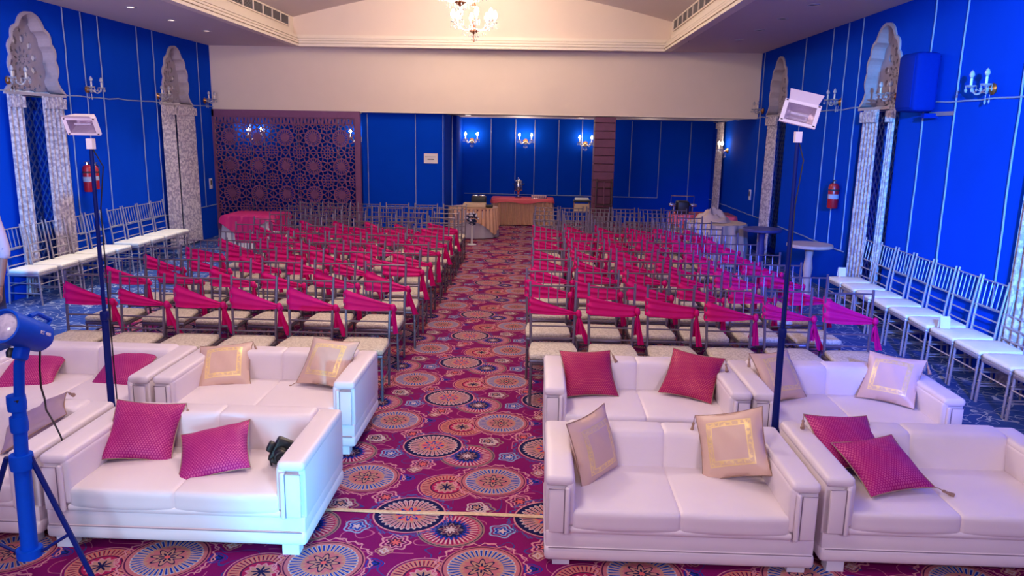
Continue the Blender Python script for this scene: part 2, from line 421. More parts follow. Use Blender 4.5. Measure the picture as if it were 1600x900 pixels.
def fill_shape(outline, holes, thick, name, m, parent=None):
    """flat panel with holes cut through, local XY, thickness along z"""
    cu = bpy.data.curves.new(name, 'CURVE'); cu.dimensions = '2D'; cu.fill_mode = 'BOTH'; cu.extrude = thick/2
    for poly in [outline]+holes:
        sp = cu.splines.new('POLY'); sp.points.add(len(poly)-1); sp.use_cyclic_u = True
        for p, q in zip(sp.points, poly): p.co = (q[0], q[1], 0, 1)
    tmp = bpy.data.objects.new('tmp', cu); COL.objects.link(tmp)
    dg = bpy.context.evaluated_depsgraph_get(); me = bpy.data.meshes.new_from_object(tmp.evaluated_get(dg))
    bpy.data.objects.remove(tmp); bpy.data.curves.remove(cu)
    me.materials.clear(); me.materials.append(m); me.name = name
    o = bpy.data.objects.new(name, me); COL.objects.link(o)
    if parent: o.parent = parent
    return o
def empty(name, loc=(0, 0, 0), rz=0, parent=None):
    o = bpy.data.objects.new(name, None); COL.objects.link(o); o.location = loc; o.rotation_euler = (0, 0, rz); o.empty_display_size = .1
    if parent: o.parent = parent
    return o
def tag(o, label, cat, group=None):
    o['label'] = label; o['category'] = cat
    if group: o['group'] = group
    return o
def struct(o): o['kind'] = 'structure'; return o
def dup(o, parent=None):
    c = o.copy(); COL.objects.link(c); c.parent = parent
    for ch in o.children: dup(ch, c)
    return c
def poly_regular(cx, cy, r, n, ph=0): return [(cx+r*math.cos(ph+2*PI*i/n), cy+r*math.sin(ph+2*PI*i/n)) for i in range(n)]

# ------------------------------------------------------------------ the hall
XL, XR, YB, YW, ZC = -6.35, 4.13, 15.1, 18.8, 3.64
WIN = [(XL, 5.9), (XL, 9.77), (XL, 13.6), (XR, 5.9), (XR, 9.76), (XR, 13.9)]
HW, ZB = .60, 2.5
floor = struct(MB().add([(XL-.3, -4, 0), (XR+.3, -4, 0), (XR+.3, YW+.3, 0), (XL-.3, YW+.3, 0)], [(0, 1, 2, 3)]).build('floor', M['carpet']))

def arch_pts(hw, h, n=5):
    """scalloped mughal arch from right foot over the top to the left foot, base at v=0"""
    # foot flare, then lobes that bulge outward between the cusps
    cusps = [(hw*1.10, 0), (hw*.73, h*.17), (hw*.74, h*.43), (hw*.64, h*.65), (hw*.42, h*.84), (0, h*1.03)]
    out = []
    bul = [-.05, .05, .05, .05, .045]
    for i in range(5):
        a, b = Vector(cusps[i]), Vector(cusps[i+1]); d = b-a; nrm = Vector((d.y, -d.x)).normalized()
        for k in range(n+1 if i == 4 else n):
            t = k/n; p = a+d*t+nrm*(bul[i]*(hw/.6)*math.sin(PI*t))
            out.append((p.x, p.y))
    right = out; left = [(-x, y) for x, y in out[::-1][1:]]
    return right+left
ARCH = arch_pts(HW*.94, .92)

def side_wall(name, X_, inward, ys):
    """wall sheet along y with arched window openings; inward = +1/-1 direction to room"""
    holes = []
    outl = [(-4, 0), (YW+.3, 0), (YW+.3, ZC+.02), (-4, ZC+.02)]
    polys = []
    wins = sorted(ys)
    # solid strips and arch heads, tessellated
    b = MB()
    def quad(y0, y1, z0, z1): b.add([(X_, y0, z0), (X_, y1, z0), (X_, y1, z1), (X_, y0, z1)], [(0, 1, 2, 3)])
    y = -4.0
    for yc in wins:
        quad(y, yc-.66, 0, ZC+.02)
        A = [(yc+u, ZB+v) for u, v in ARCH]
        # jambs of the lower opening
        quad(yc-.66, yc-.55, 0, ZB); quad(yc+.55, yc+.66, 0, ZB)
        pol = [(yc+.66, ZB)]+A+[(yc-.66, ZB), (yc-.66, ZC+.02), (yc+.66, ZC+.02)]
        tris = tessellate_polygon([[Vector((p[0], p[1], 0)) for p in pol]])
        b.add([(X_, p[0], p[1]) for p in pol], [tuple(t) for t in tris])
        y = yc+.66
    quad(y, YW+.3, 0, ZC+.02)
    return struct(b.build(name, M['blue'], smooth=False))
wl = side_wall('wall_left', XL, 1, [5.9, 9.77, 13.6])
wr = side_wall('wall_right', XR, -1, [5.9, 9.76, 13.9])

def window(i, X_, inward, yc):
    root = struct(empty('window_%d' % i, (X_, yc, 0)))
    out = -inward; D = .17
    # carved reveal of the arch
    b = MB(); n = len(ARCH)
    vs = [(0, u, ZB+v) for u, v in ARCH]+[(out*D, u*.97, ZB+v*.985) for u, v in ARCH]
    b.add(vs, [(k, k+1, n+k+1, n+k) for k in range(n-1)])
    b.build('reveal', M['stone'], root, smooth=False)
    # proud scalloped rim
    outer = [(u*1.0+(.035 if u > 0 else -.035 if u < 0 else 0), v+.03 if v > .01 else v) for u, v in ARCH]
    b = MB(); k2 = .02*inward
    vs = [(k2, u, ZB+v) for u, v in ARCH]+[(k2, u, ZB+v) for u, v in outer]+[(0, u, ZB+v) for u, v in outer]+[(-k2, u, ZB+v) for u, v in ARCH]
    fs = []
    for k in range(n-1): fs += [(k, k+1, n+k+1, n+k), (n+k, n+k+1, 2*n+k+1, 2*n+k), (k, 3*n+k, 3*n+k+1, k+1)]
    b.add(vs, fs); b.build('arch_rim', M['stone'], root, smooth=False)
    # sill of the arch
    MB().box((out*D/2, 0, ZB-.02), (D+.03, 1.22, .035)).build('arch_sill', M['stone'], root, smooth=False)
    # carved jali panel with a rosette
    holes = []
    cy = .40
    def drop(cx, cy_, a, L_, W_):
        ca, sa = math.cos(a), math.sin(a); pts = [(-L_/2, 0), (-L_*.15, W_/2), (L_*.25, W_*.5), (L_/2, W_*.12), (L_/2, -W_*.12), (L_*.25, -W_*.5), (-L_*.15, -W_/2)]
        return [(cx+x*ca-y*sa, cy_+x*sa+y*ca) for x, y in pts]
    for k in range(10):
        a = 2*PI*k/10+.16
        holes.append(drop(.232*math.cos(a), cy+.25*math.sin(a), a, .115, .078))
        a2 = a+PI/10
        holes.append(drop(.125*math.cos(a2), cy+.125*math.sin(a2), a2, .07, .03))
        holes.append(drop(.052*math.cos(a), cy+.052*math.sin(a), a, .036, .016))
    for (u, v) in ((-.30, .09), (-.1, .075), (.1, .075), (.30, .09), (-.34, .22), (.34, .22), (0, .76), (-.13, .72), (.13, .72), (-.44, .07), (.44, .07), (-.20, .055), (.20, .055), (0, .06)):
        q = []
        for k in range(8):
            rr = .036 if k % 2 == 0 else .015
            q.append((u+rr*math.cos(PI*k/4+.3), v+rr*math.sin(PI*k/4+.3)))
        holes.append(q)
    inner = [(u*.97, v*.985) for u, v in ARCH]
    p = fill_shape(inner, holes, .026, 'jali_panel', M['stonepanel'], root)
    p.matrix_local = Matrix.Translation((out*(D-.02), 0, ZB)) @ Matrix(((0, 0, 1, 0), (1, 0, 0, 0), (0, 1, 0, 0), (0, 0, 0, 1)))
    b = MB(); b.add([(out*(D-.003), -.7, ZB-.05), (out*(D-.003), .7, ZB-.05), (out*(D-.003), .7, ZC), (out*(D-.003), -.7, ZC)], [(0, 1, 2, 3)]); b.build('backing', M['stoneback'], root, smooth=False)
    # lower opening: blue lattice window behind curtains
    D2 = .2
    b = MB()
    b.box((out*D2/2, -.55, ZB/2-.02), (D2, .01, ZB)).box((out*D2/2, .55, ZB/2-.02), (D2, .01, ZB)); b.box((out*(D2+.03), 0, ZB/2), (.03, 1.2, ZB))
    b.build('blind', M['blue'], root, smooth=False)
    b = MB(); st = .15
    for q in range(-8, 26):
        for sg in (1, -1):
            # diagonal bars clipped to the opening
            z0 = q*st; pts = []
            ya, yb = -.54, .54; za, zb = z0, z0+1.08*1.3
            if sg < 0: za, zb = zb, za
            t0, t1 = 0, 1
            def cl(z): return (z-za)/(zb-za)
            lo, hi = sorted((cl(.1), cl(ZB-.06))); t0, t1 = max(0, lo), min(1, hi)
            if t1-t0 < .03: continue
            P = lambda t: (out*(D2-.0), ya+(yb-ya)*t, za+(zb-za)*t)
            b.tube([P(t0), P(t1)], .011, 4)
    lo_ = b.build('lattice', mat('lattice_blue', (70, 100, 190), .6), root, smooth=False); lo_['kind'] = 'stuff'
    return root
M_lat = None
for i, (X_, yc) in enumerate(WIN): window(i+1, X_, 1 if X_ < 0 else -1, yc)

# cords stitched on the blue fabric
def cord(parent, pts, r=.0085):
    MB().tube(pts, r, 6).build('cord', M['cord'], parent)
def wav(pts, amp=.01):
    out = []
    for a, b in zip(pts, pts[1:]):
        a, b = Vector(a), Vector(b); n = max(2, int((b-a).length/.25))
        for k in range(n): out.append(tuple(a.lerp(b, k/n)+Vector((0, random.uniform(-amp, amp) if abs(b.z-a.z) > abs(b.y-a.y) else 0, random.uniform(-amp, amp) if abs(b.z-a.z) < abs(b.y-a.y) else 0))))
    out.append(tuple(pts[-1])); return out
xl, xr = XL+.012, XR-.012
for y in (10.46, 10.87, 11.29, 12.36, 12.86, 14.53, 7.4, 8.5): cord(wl, wav([(xl, y, ZC-.01), (xl, y+.0, .62)]))
for y in (14.88, 12.64, 11.5, 10.96, 10.48, 8.62, 7.98, 6.93): cord(wr, wav([(xr, y, ZC-.01), (xr, y, .62)]))
def runs(ys, hw=.62):
    edges = [2.0]
    for y in sorted(ys): edges += [y-hw, y+hw]
    edges.append(YW); return list(zip(edges[0::2], edges[1::2]))
for a, b in runs([5.9, 9.77, 13.6]):
    cord(wl, wav([(xl, a, 2.5), (xl, min(b, YB), 2.5)], .012)); cord(wl, wav([(xl, a, .62), (xl, min(b, YB), .62)], .006))
for a, b in runs([5.9, 9.76, 13.9]):
    cord(wr, wav([(xr, a, 2.5 if b < YB else 2.47), (xr, b, 2.5 if b < YB else 2.43)], .012)); cord(wr, wav([(xr, a, .62), (xr, b, .62)], .006))

# ceiling: low border around a deep tray
TX0, TX1, TY1 = -4.5, 2.25, 14.7
b = MB()
for (x0, x1, y0, y1) in ((XL-.3, TX0-.12, -4, YB+.1), (TX1+.12, XR+.3, -4, YB+.1), (TX0-.12, TX1+.12, TY1+.12, YB+.1), (TX0-.12, TX1+.12, -4, .6)):
    b.box(((x0+x1)/2, (y0+y1)/2, ZC+.05), (x1-x0, y1-y0, .1))
struct(b.build('ceiling', M['ceil'], smooth=False))
# stepped cornice on three sides of the tray
for k, (x0, y0, x1, y1) in enumerate(((TX0-.06, .6, TX0-.06, TY1+.06), (TX1+.06, .6, TX1+.06, TY1+.06), (TX0-.12, TY1+.06, TX1+.12, TY1+.06))):
    b = MB()
    for (ins, z0, z1) in ((.07, ZC-.03, ZC+.01), (.04, ZC+.01, ZC+.025), (.075, ZC+.025, ZC+.06), (.03, ZC+.06, ZC+.075), (.06, ZC+.075, ZC+.105), (.02, ZC+.105, ZC+.12), (.045, ZC+.12, ZC+.15), (.0, ZC+.15, ZC+.185)):
        sx = 1 if k == 0 else -1
        if k < 2: b.box((x0+sx*ins/2-sx*.03, (y0+y1)/2, (z0+z1)/2), (.06+ins, y1-y0, z1-z0))
        else: b.box(((x0+x1)/2, y0-ins/2+.03, (z0+z1)/2), (x1-x0, .06+ins, z1-z0))
    struct(b.build('trim_%d' % (k+1), M['mould'], smooth=False))
# tray sides, gable and vault
ZS = 4.14
b = MB(); b.box((TX0-.14, 7.7, 3.95), (.04, 15, .55)); struct(b.build('wall_tray_left', M['mould'], smooth=False))
b = MB(); b.box((TX1+.14, 7.7, 3.95), (.04, 15, .55)); struct(b.build('wall_tray_right', M['mould'], smooth=False))
xc = (TX0+TX1)/2; hwv = (TX1-TX0)/2+.12
def vz(t): return ZS+.60*(1-abs(t)**1.5)
prof = [(xc+hwv*t, vz(t)) for t in [k/10-1 for k in range(21)]]
b = MB()
pol = [(TX0-.2, ZC+.05), (TX1+.2, ZC+.05)]+prof[::-1]
tris = tessellate_polygon([[Vector((p[0], p[1], 0)) for p in pol]])
b.add([(p[0], TY1+.13, p[1]) for p in pol], [tuple(t) for t in tris]); struct(b.build('wall_gable', M['cream'], smooth=False))
b = MB()
for (p, q) in zip(prof, prof[1:]): b.add([(p[0], .4, p[1]), (q[0], .4, q[1]), (q[0], 15.0, q[1]), (p[0], 15.0, p[1])], [(0, 1, 2, 3)])
struct(b.build('ceiling', M['ceil'], angle=60))
# header beam over the alcove, soffit and back walls
struct(MB().box(((XL+XR)/2, YB+.1, (2.46+ZC)/2+.02), (XR-XL+.02, .2, ZC-2.46+.04)).build('wall_header', M['cream'], smooth=False))
struct(MB().box(((XL+XR)/2, YB+.098, 2.452), (XR-XL, .202, .016)).build('trim_4', M['mould'], smooth=False))
struct(MB().box(((XL+XR)/2, (YB+YW)/2+.2, 2.49), (XR-XL, YW-YB, .08)).build('ceiling', M['ceil'], smooth=False))
wb = struct(MB().box(((XL+XR)/2, YW+.05, 1.25), (XR-XL+.4, .1, 2.5)).build('wall_back', M['blue'], smooth=False))
wp = struct(MB().box((-2.665, YB+1.95, 1.22), (1.62, 3.6, 2.44)).build('wall_pier', M['blue'], smooth=False))   # blue pier with the notice
MB().box((-1.80, YB+1.6, 1.22), (.12, .5, 2.44)).build('pilaster', M['blue'], wp, smooth=False)
ws = struct(MB().box((-5.0, YB+1.6, 1.25), (3.2, .1, 2.5)).build('wall_screen_back', M['blue'], smooth=False))
struct(MB().box(((XL+XR)/2, -4.05, 1.9), (XR-XL+.6, .1, 4.0)).build('wall_stage', M['ceil'], smooth=False))
yb = YW-.012
for x in (-1.16, -.57, -.11, .46, 1.02, 2.2): cord(wb, wav([(x, yb, 2.42), (x, yb, .64)]))
cord(wb, wav([(2.88, yb, 2.42), (2.88, yb, .62)])); cord(wb, [(3.6, yb, 2.42), (3.6, yb, .1)])
cord(wb, wav([(-1.8, yb, .64), (2.88, yb, .62)], .004))
yp = YB+.15-.012
for x in (-3.36, -2.42, -1.88): cord(wp, wav([(x, yp, 2.42), (x, yp, .62)]))
cord(wp, [(-3.4, yp, .62), (-1.86, yp, .62)])
xp = -1.84
for y in (15.6, 16.95, 17.7): cord(wp, [(xp+(.1 if y < 15.7 else 0), y, 2.42), (xp+(.1 if y < 15.7 else 0), y, .62)])
for x in (-6.2, -5.9, -5.2, -4.3, -3.9): cord(ws, [(x, YB+1.54, 2.4), (x, YB+1.54, .3)])

# plank clad column in front of the alcove
col = struct(empty('column_1', (1.255, YB+.15, 0)))
MB().box((0, .02, 1.22), (.37, .33, 2.44)).build('core', M['dark'], col, smooth=False)
k = 0; z = 0
while z < 2.42:
    h = .155; hh = min(h-.008, 2.43-z)
    MB().rbox((0, 0, z+hh/2), (.40, .36, hh), .006, 1).build('plank', M['wood'], col, smooth=False); z += h

# ------------------------------------------------------------------ carved brown screen at the back left
scr = tag(empty('lattice_screen', (-6.35, YB-.02, 0)), 'carved brown wooden lattice screen closing the left part of the far end', 'screen')
SW, SH = 2.88, 2.45; CW, CH = .555, .545
fr = MB().box((SW-.045, 0, SH/2), (.10, .09, SH)); fr.build('frame_post', M['jali'], scr, smooth=False)
MB().box((SW/2, 0, SH-.06), (SW, .085, .13)).build('frame_rail', M['jali'], scr, smooth=False)
MB().box((.02, 0, SH/2), (.04, .085, SH)).build('frame_post', M['jali'], scr, smooth=False)
MB().box((SW/2, 0, .07), (SW, .085, .14)).build('frame_rail', M['jali'], scr, smooth=False)
def clip_half(poly, n, d):
    """keep points with n.p <= d"""
    out = []
    for a, b_ in zip(poly, poly[1:]+poly[:1]):
        da, db = n[0]*a[0]+n[1]*a[1]-d, n[0]*b_[0]+n[1]*b_[1]-d
        if da <= 0: out.append(a)
        if da*db < 0: t = da/(da-db); out.append((a[0]+(b_[0]-a[0])*t, a[1]+(b_[1]-a[1])*t))
    return out
def jali_tile():
    holes = []; W2, H2 = CW/2, CH/2; BAR = .0085
    for k in range(18):
        a = 2*PI*k/18; ca, sa = math.cos(a), math.sin(a); q = [(.078, -.006), (.140, -.0135), (.140, .0135), (.078, .006)]
        holes.append([(x*ca-y*sa, x*sa+y*ca) for x, y in q])
    base = [(.198*math.cos(2*PI*(k+.5)/12), .198*math.sin(2*PI*(k+.5)/12)) for k in range(12)]
    base += [(.252*math.cos(2*PI*k/12)*(.98 if k % 3 == 0 else 1), .252*math.sin(2*PI*k/12)*(.98 if k % 3 == 0 else 1)) for k in range(12)]
    for sx in (-1, 1):
        for sy in (-1, 1):
            base += [(sx*(W2-.088*math.cos(R(a))), sy*(H2-.088*math.sin(R(a)))) for a in (15, 45, 75)]
            base.append((sx*(W2-.030), sy*(H2-.030)))
    inner = [(.110*math.cos(2*PI*(k+.5)/12), .110*math.sin(2*PI*(k+.5)/12)) for k in range(24)]
    allp = []
    for p in base+inner+[(.112*math.cos(2*PI*k/24), .112*math.sin(2*PI*k/24)) for k in range(24)]:
        allp += [p, (2*W2-p[0], p[1]), (-2*W2-p[0], p[1]), (p[0], 2*H2-p[1]), (p[0], -2*H2-p[1])]
    for p in base:
        if abs(p[0]) > W2-.012 or abs(p[1]) > H2-.012: continue
        cell = [(-W2, -H2), (W2, -H2), (W2, H2), (-W2, H2)]
        for q in allp:
            dx, dy = q[0]-p[0], q[1]-p[1]; L_ = math.hypot(dx, dy)
            if L_ < 1e-6 or L_ > .25: continue
            n = (dx/L_, dy/L_); cell = clip_half(cell, n, n[0]*(p[0]+q[0])/2+n[1]*(p[1]+q[1])/2-BAR)
            if len(cell) < 3: break
        for n, d in (((1, 0), W2-BAR), ((-1, 0), W2-BAR), ((0, 1), H2-BAR), ((0, -1), H2-BAR)):
            if len(cell) >= 3: cell = clip_half(cell, n, d)
        if len(cell) >= 3:
            ar = abs(sum(a[0]*b_[1]-b_[0]*a[1] for a, b_ in zip(cell, cell[1:]+cell[:1])))/2
            if ar > 1.5e-4: holes.append(cell)
    return fill_shape([(-W2, -H2), (W2, -H2), (W2, H2), (-W2, H2)], holes, .03, 'lattice_panel', M['jali'])
t0 = jali_tile(); first = True
for i in range(5):
    for j in range(5):
        zc = SH-.13-.20-CH*.5+.0-j*CH+.09
        if zc < .2: continue
        o = t0 if first else t0.copy()
        if not first: COL.objects.link(o)
        first = False; o.parent = scr
        o.matrix_local = Matrix.Translation((.04+CW*(i+.5)*.985, 0, zc)) @ Matrix.Rotation(R(90), 4, 'X')
# narrow carved band under the head rail
hol = []
for k in range(40):
    x = .05+k*.068
    hol.append([(x+.01, -.05), (x+.05, -.05), (x+.036, .045), (x+.024, .045)] if k % 2 else [(x+.024, -.045), (x+.036, -.045), (x+.05, .045), (x+.01, .045)])
bandp = fill_shape([(.04, -.075), (SW-.09, -.075), (SW-.09, .075), (.04, .075)], hol, .03, 'lattice_band', M['jali'], scr)
bandp.matrix_local = Matrix.Translation((0, 0, SH-.13-.06)) @ Matrix.Rotation(R(90), 4, 'X')

# ------------------------------------------------------------------ curtains
def curtain(X_, inward, y0, y1, spread, label, ztop=2.46, zbot=.04):
    o = tag(empty('curtain', (X_+inward*.02, (y0+y1)/2, 0)), label, 'curtain', None)
    w2 = (y1-y0)/2; nf = max(3, int((y1-y0)/.085))
    def fn(u, v):
        z = zbot+(ztop-zbot)*v
        gather = 1+spread*(1-v)
        y = (u-.5)*2*w2*gather
        d = .03+.028*math.sin(u*nf*2*PI)*(.75+.4*(1-v))
        return (inward*(d+.01*(1-v)), y, z)
    b = MB(); b.grid(fn, nf*8, 8); m = b.build('drape', M['curtain'], o, angle=80)
    def fn2(u, v):
        y = (u-.5)*2*w2*1.02; z = ztop-.02-.13*(1-v)
        return (inward*(.06+.02*abs(math.sin(u*nf*2*PI*1.5))), y, z)
    b = MB(); b.grid(fn2, nf*8, 2); b.build('pleat_heading', M['curtain'], o, angle=80)
    return o
curtain(XL, 1, 9.14, 9.42, .12, 'narrow patterned beige curtain, near side of the larger left window arch')
curtain(XL, 1, 9.80, 10.24, .10, 'patterned beige curtain on the far side of the larger left window arch')
curtain(XL, 1, 12.92, 13.40, .06, 'patterned beige curtain under near half of the smaller left window arch')
curtain(XL, 1, 13.46, 14.18, .04, 'wide patterned beige curtain under far half of the smaller left arch')
curtain(XR, -1, 13.66, 14.24, .08, 'patterned grey curtain under the smaller right window arch behind the floodlight')
curtain(XR, -1, 9.64, 10.10, .10, 'broad grey curtain on far side of the right arch beside the speaker')
curtain(XR, -1, 9.20, 9.36, .10, 'very narrow grey curtain strip on near side of the right arch')
curtain(XR, -1, 6.36, 6.62, .25, 'blue lit curtain at right edge behind the wall chairs')
cb = curtain(XR, -1, 17.55, 18.15, .12, 'striped grey curtain in the right corner of the far alcove', 2.42)

# ------------------------------------------------------------------ wall sconces and chandeliers
def drops(b, pts, L_=.05):
    for (x, y, z) in pts:
        b.tube([(x, y, z), (x, y, z-L_*.5)], .0025, 4); b.lathe([(0, 0), (.010, -.012), (.006, -.03), (0, -.036)], 6, (x, y, z-L_*.5))
def make_sconce(lit):
    """local: wall plane x=0, projects to +x"""
    o = empty('wall_sconce')
    b = MB(); b.T = Matrix.Rotation(R(90), 4, 'Y'); b.lathe([(.05, 0), (.055, .012), (.03, .03), (.016, .05), (0, .055)], 14); b.build('backplate', M['brass'], o)
    for s in (-1, 1):
        P = []
        for k in range(11):
            t = k/10; P.append((.045+.10*t, s*(.125*t), -.03*math.sin(t*PI*1.0)*1.4+.045*max(0, t-.45)+.02*math.sin(t*2*PI)))
        MB().tube(P, .009, 7).build('arm', M['crystal'], o)
        e = Vector(P[-1])
        MB().lathe([(.0, -.012), (.02, -.008), (.046, .006), (.05, .012), (.012, .014), (0, .014)], 14, e).build('drip_pan', M['crystal'], o)
        MB().lathe([(.011, .01), (.011, .075), (0, .076)], 10, e).build('candle', M['candle'], o)
        MB().lathe([(.004, .074), (.018, .09), (.024, .108), (.014, .136), (0, .152)], 10, e).build('bulb', M['bulb'] if lit else M['bulboff'], o)
        bb = MB()
        drops(bb, [(e.x+.046*math.cos(a), e.y+.046*math.sin(a), e.z+.008) for a in [2*PI*q/5 for q in range(5)]], .05)
        d = bb.build('crystal_drops', M['crystal'], o); d['kind'] = 'stuff'
    bb = MB(); drops(bb, [(.05, -.03, -.05), (.05, .03, -.05), (.07, 0, -.06)], .09); bb.tube([(.10, -.10, .0), (.08, -.05, -.03), (.07, 0, -.035), (.08, .05, -.03), (.10, .10, .0)], .004, 5)
    d = bb.build('crystal_swag', M['crystal'], o); d['kind'] = 'stuff'
    return o
sc_off = make_sconce(False); sc_on = make_sconce(True)
n_off = n_on = 0
def put_sconce(lit, loc, rz, label, scale=1.0, glow=0):
    global n_off, n_on
    if lit: o = sc_on if n_on == 0 else dup(sc_on); n_on += 1
    else: o = sc_off if n_off == 0 else dup(sc_off); n_off += 1
    o.location = loc; o.rotation_euler = (0, 0, rz); o.scale = (scale,)*3
    tag(o, label, 'wall lamp', 'lit crystal sconces' if lit else 'unlit crystal sconces')
    if glow:
        d = Vector((math.cos(rz), math.sin(rz), 0))
        lamp('sconce_glow', 'POINT', Vector(loc)+d*.17+Vector((0, 0, .14)), glow, (1, .82, .6), size=.05)
put_sconce(False, (XL, 9.26, 2.62), 0, 'unlit crystal wall sconce against the larger left arch at photo edge')
put_sconce(False, (XL, 10.89, 2.60), 0, 'unlit crystal wall sconce between the two left window arches')
put_sconce(False, (XL, 12.92, 2.60), 0, 'unlit crystal wall sconce at near edge of the smaller left arch')
put_sconce(False, (XL, 14.75, 2.60), 0, 'unlit crystal wall sconce in far left corner above the screen')
put_sconce(False, (XR, 11.01, 2.60), PI, 'unlit crystal wall sconce right of the right floodlight')
put_sconce(False, (XR, 7.38, 2.58), PI, 'unlit crystal wall sconce beyond the speaker, nearest the right edge')
put_sconce(False, (XR, 9.32, 2.60), PI, 'unlit crystal wall sconce partly hidden beside the wall speaker')
put_sconce(False, (XR, 14.75, 2.58), PI, 'unlit crystal wall sconce in the far right corner beside the beam')
put_sconce(True, (-1.62, YW, 1.90), -PI/2, 'lit crystal sconce at left end of the alcove back wall', 1.15, 6)
put_sconce(True, (-.33, YW, 1.90), -PI/2, 'lit crystal sconce above the coffee urn', 1.15, 5)
put_sconce(True, (1.10, YW, 1.87), -PI/2, 'lit crystal sconce half hidden by the plank column', 1.15, 5)
put_sconce(True, (XR, 17.25, 1.80), PI, 'lit crystal sconce in front of the alcove corner curtain', 1.15, 4)
put_sconce(True, (-6.05, YB+1.55, 1.92), -PI/2, 'lit crystal sconce seen through left side of the lattice screen', 1.15, 2.5)
put_sconce(True, (-3.86, YB+1.55, 1.92), -PI/2, 'lit crystal sconce seen through right side of the lattice screen', 1.15, 2.5)

def make_chandelier():
    """origin at the bottom finial; about 0.8 m wide"""
    o = empty('chandelier')
    MB().lathe([(0, -.015), (.012, 0), (.006, .03), (.004, .10), (.012, .115), (.03, .125), (.075, .155), (.08, .165), (.02, .175), (.014, .25), (.03, .29), (.035, .33), (.014, .37), (.012, .50), (.045, .54), (.02, .58), (.008, .6), (.008, .66)], 18).build('stem', M['copper'], o)
    MB().tube([(0, 0, .66), (0, 0, .95)], .006, 6).build('chain', M['brass'], o)
    for k in range(8):
        a = 2*PI*k/8+.2; ca, sa = math.cos(a), math.sin(a); P = []
        for q in range(11):
            t = q/10; r = .03+.31*t; P.append((r*ca, r*sa, .20-.055*math.sin(t*PI*1.2)+.06*t))
        ar = MB().tube(P, .008, 6).build('arm', M['crystal'], o); e = Vector(P[-1])
        MB().lathe([(0, -.012), (.03, -.006), (.045, .008), (.012, .012), (.012, .06), (0, .06)], 12, e).build('drip_pan', M['crystal'], ar)
        MB().lathe([(.006, .055), (.028, .075), (.04, .115), (.026, .17), (0, .205)], 10, e).build('bulb', M['bulb'], ar)
        bb = MB(); drops(bb, [(e.x+.045*math.cos(w_), e.y+.045*math.sin(w_), e.z) for w_ in [2*PI*q/5 for q in range(5)]], .11)
        drops(bb, [(P[5][0], P[5][1], P[5][2])], .1)
        d = bb.build('crystal_drops', M['crystal'], ar); d['kind'] = 'stuff'
    bb = MB(); drops(bb, [(.08*math.cos(q), .08*math.sin(q), .155) for q in [2*PI*k/10 for k in range(10)]], .12); drops(bb, [(.04*math.cos(q), .04*math.sin(q), .06) for q in [2*PI*k/5 for k in range(5)]], .04)
    d = bb.build('crystal_fringe', M['crystal'], o); d['kind'] = 'stuff'
    return o
ch = make_chandelier(); ch.location = (-1.1, 13.0, 3.55); tag(ch, 'lit crystal chandelier in front of the gable, lower one near frame top', 'chandelier', 'hall chandeliers')
ch2 = dup(ch); ch2.location = (-1.13, 11.1, 3.69); tag(ch2, 'lit crystal chandelier cut by the frame top, left and nearer one', 'chandelier', 'hall chandeliers')
lamp('chandelier_light', 'POINT', (-1.1, 13.0, 4.05), 105, WARM, size=.3)
lamp('chandelier_light', 'POINT', (-1.13, 11.0, 4.1), 110, WARM, size=.3)

# ceiling air grilles on the tray sides, down lights, sprinkler heads
def grille(x, sx, y0, y1, label):
    o = tag(empty('air_grille', (x, (y0+y1)/2, 4.03)), label, 'air grille', 'tray air grilles')
    L_ = y1-y0; h = .17
    MB().box((0, 0, 0), (.01, L_, h)).build('duct_back', M['dark'], o, smooth=False)
    for zz in (-h/2, h/2): MB().box((sx*.012, 0, zz), (.024, L_+.03, .022)).build('frame_rail', M['mould'], o, smooth=False)
    n = int(L_/.42)
    for k in range(n+1): MB().box((sx*.014, -L_/2+L_*k/n, 0), (.024, .02, h)).build('mullion', M['mould'], o, smooth=False)
    for k in range(8): MB().box((sx*.010, 0, -h/2+h*(k+.5)/8), (.014, L_, .008), Matrix.Rotation(sx*.5, 3, 'Y')).build('louver', M['grille'], o, smooth=False)
    return o
grille(TX0-.115, 1, 9.2, 14.5, 'long grey air grille on left side of the ceiling tray')
grille(TX1+.115, -1, 9.2, 14.5, 'long grey air grille on right side of the ceiling tray')
dl = None
words = ['nearest', 'second', 'third', 'fourth']
def downlight(x, y, lit, label):
    o = tag(empty('downlight', (x, y, ZC)), label, 'ceiling light', 'recessed downlights')
    MB().lathe([(.075, 0), (.075, -.008), (.055, -.010), (.05, .0)], 18).build('rim', M['downlight'], o)
    MB().lathe([(.05, -.003), (.0, -.003)], 18).build('lamp_face', M['lit'] if lit else M['dark'], o)
for k, (x, y) in enumerate(((-5.40, 10.44), (-5.42, 11.62), (-5.42, 12.84))): downlight(x, y, True, '%s recessed downlight of three glowing in the left ceiling border' % words[k])
for k, (x, y) in enumerate(((3.16, 9.58), (3.15, 10.71), (3.17, 11.87), (3.18, 13.05))): downlight(x, y, False, '%s recessed downlight of four unlit in the right ceiling border' % words[k])
for (x, y, lb) in ((-4.62, 13.1, 'small ceiling sprinkler head left of the tray corner'), (2.40, 13.24, 'small ceiling sprinkler head right of the tray corner')):
    o = tag(empty('sprinkler', (x, y, ZC)), lb, 'sprinkler', None)
    MB().lathe([(.03, 0), (.03, -.006), (.008, -.01), (.008, -.03), (.022, -.034), (0, -.036)], 10).build('head', M['steel'], o)
for (x, y, lb) in ((-1.5, 16.4, 'small recessed light in alcove soffit at left'), (.9, 17.2, 'small recessed light in alcove soffit left of the plank column')):
    o = tag(empty('downlight', (x, y, 2.45)), lb, 'ceiling light', 'alcove downlights')
    MB().lathe([(.06, 0), (.06, -.008), (.04, -.01), (0, -.004)], 14).build('rim', M['lit'], o)

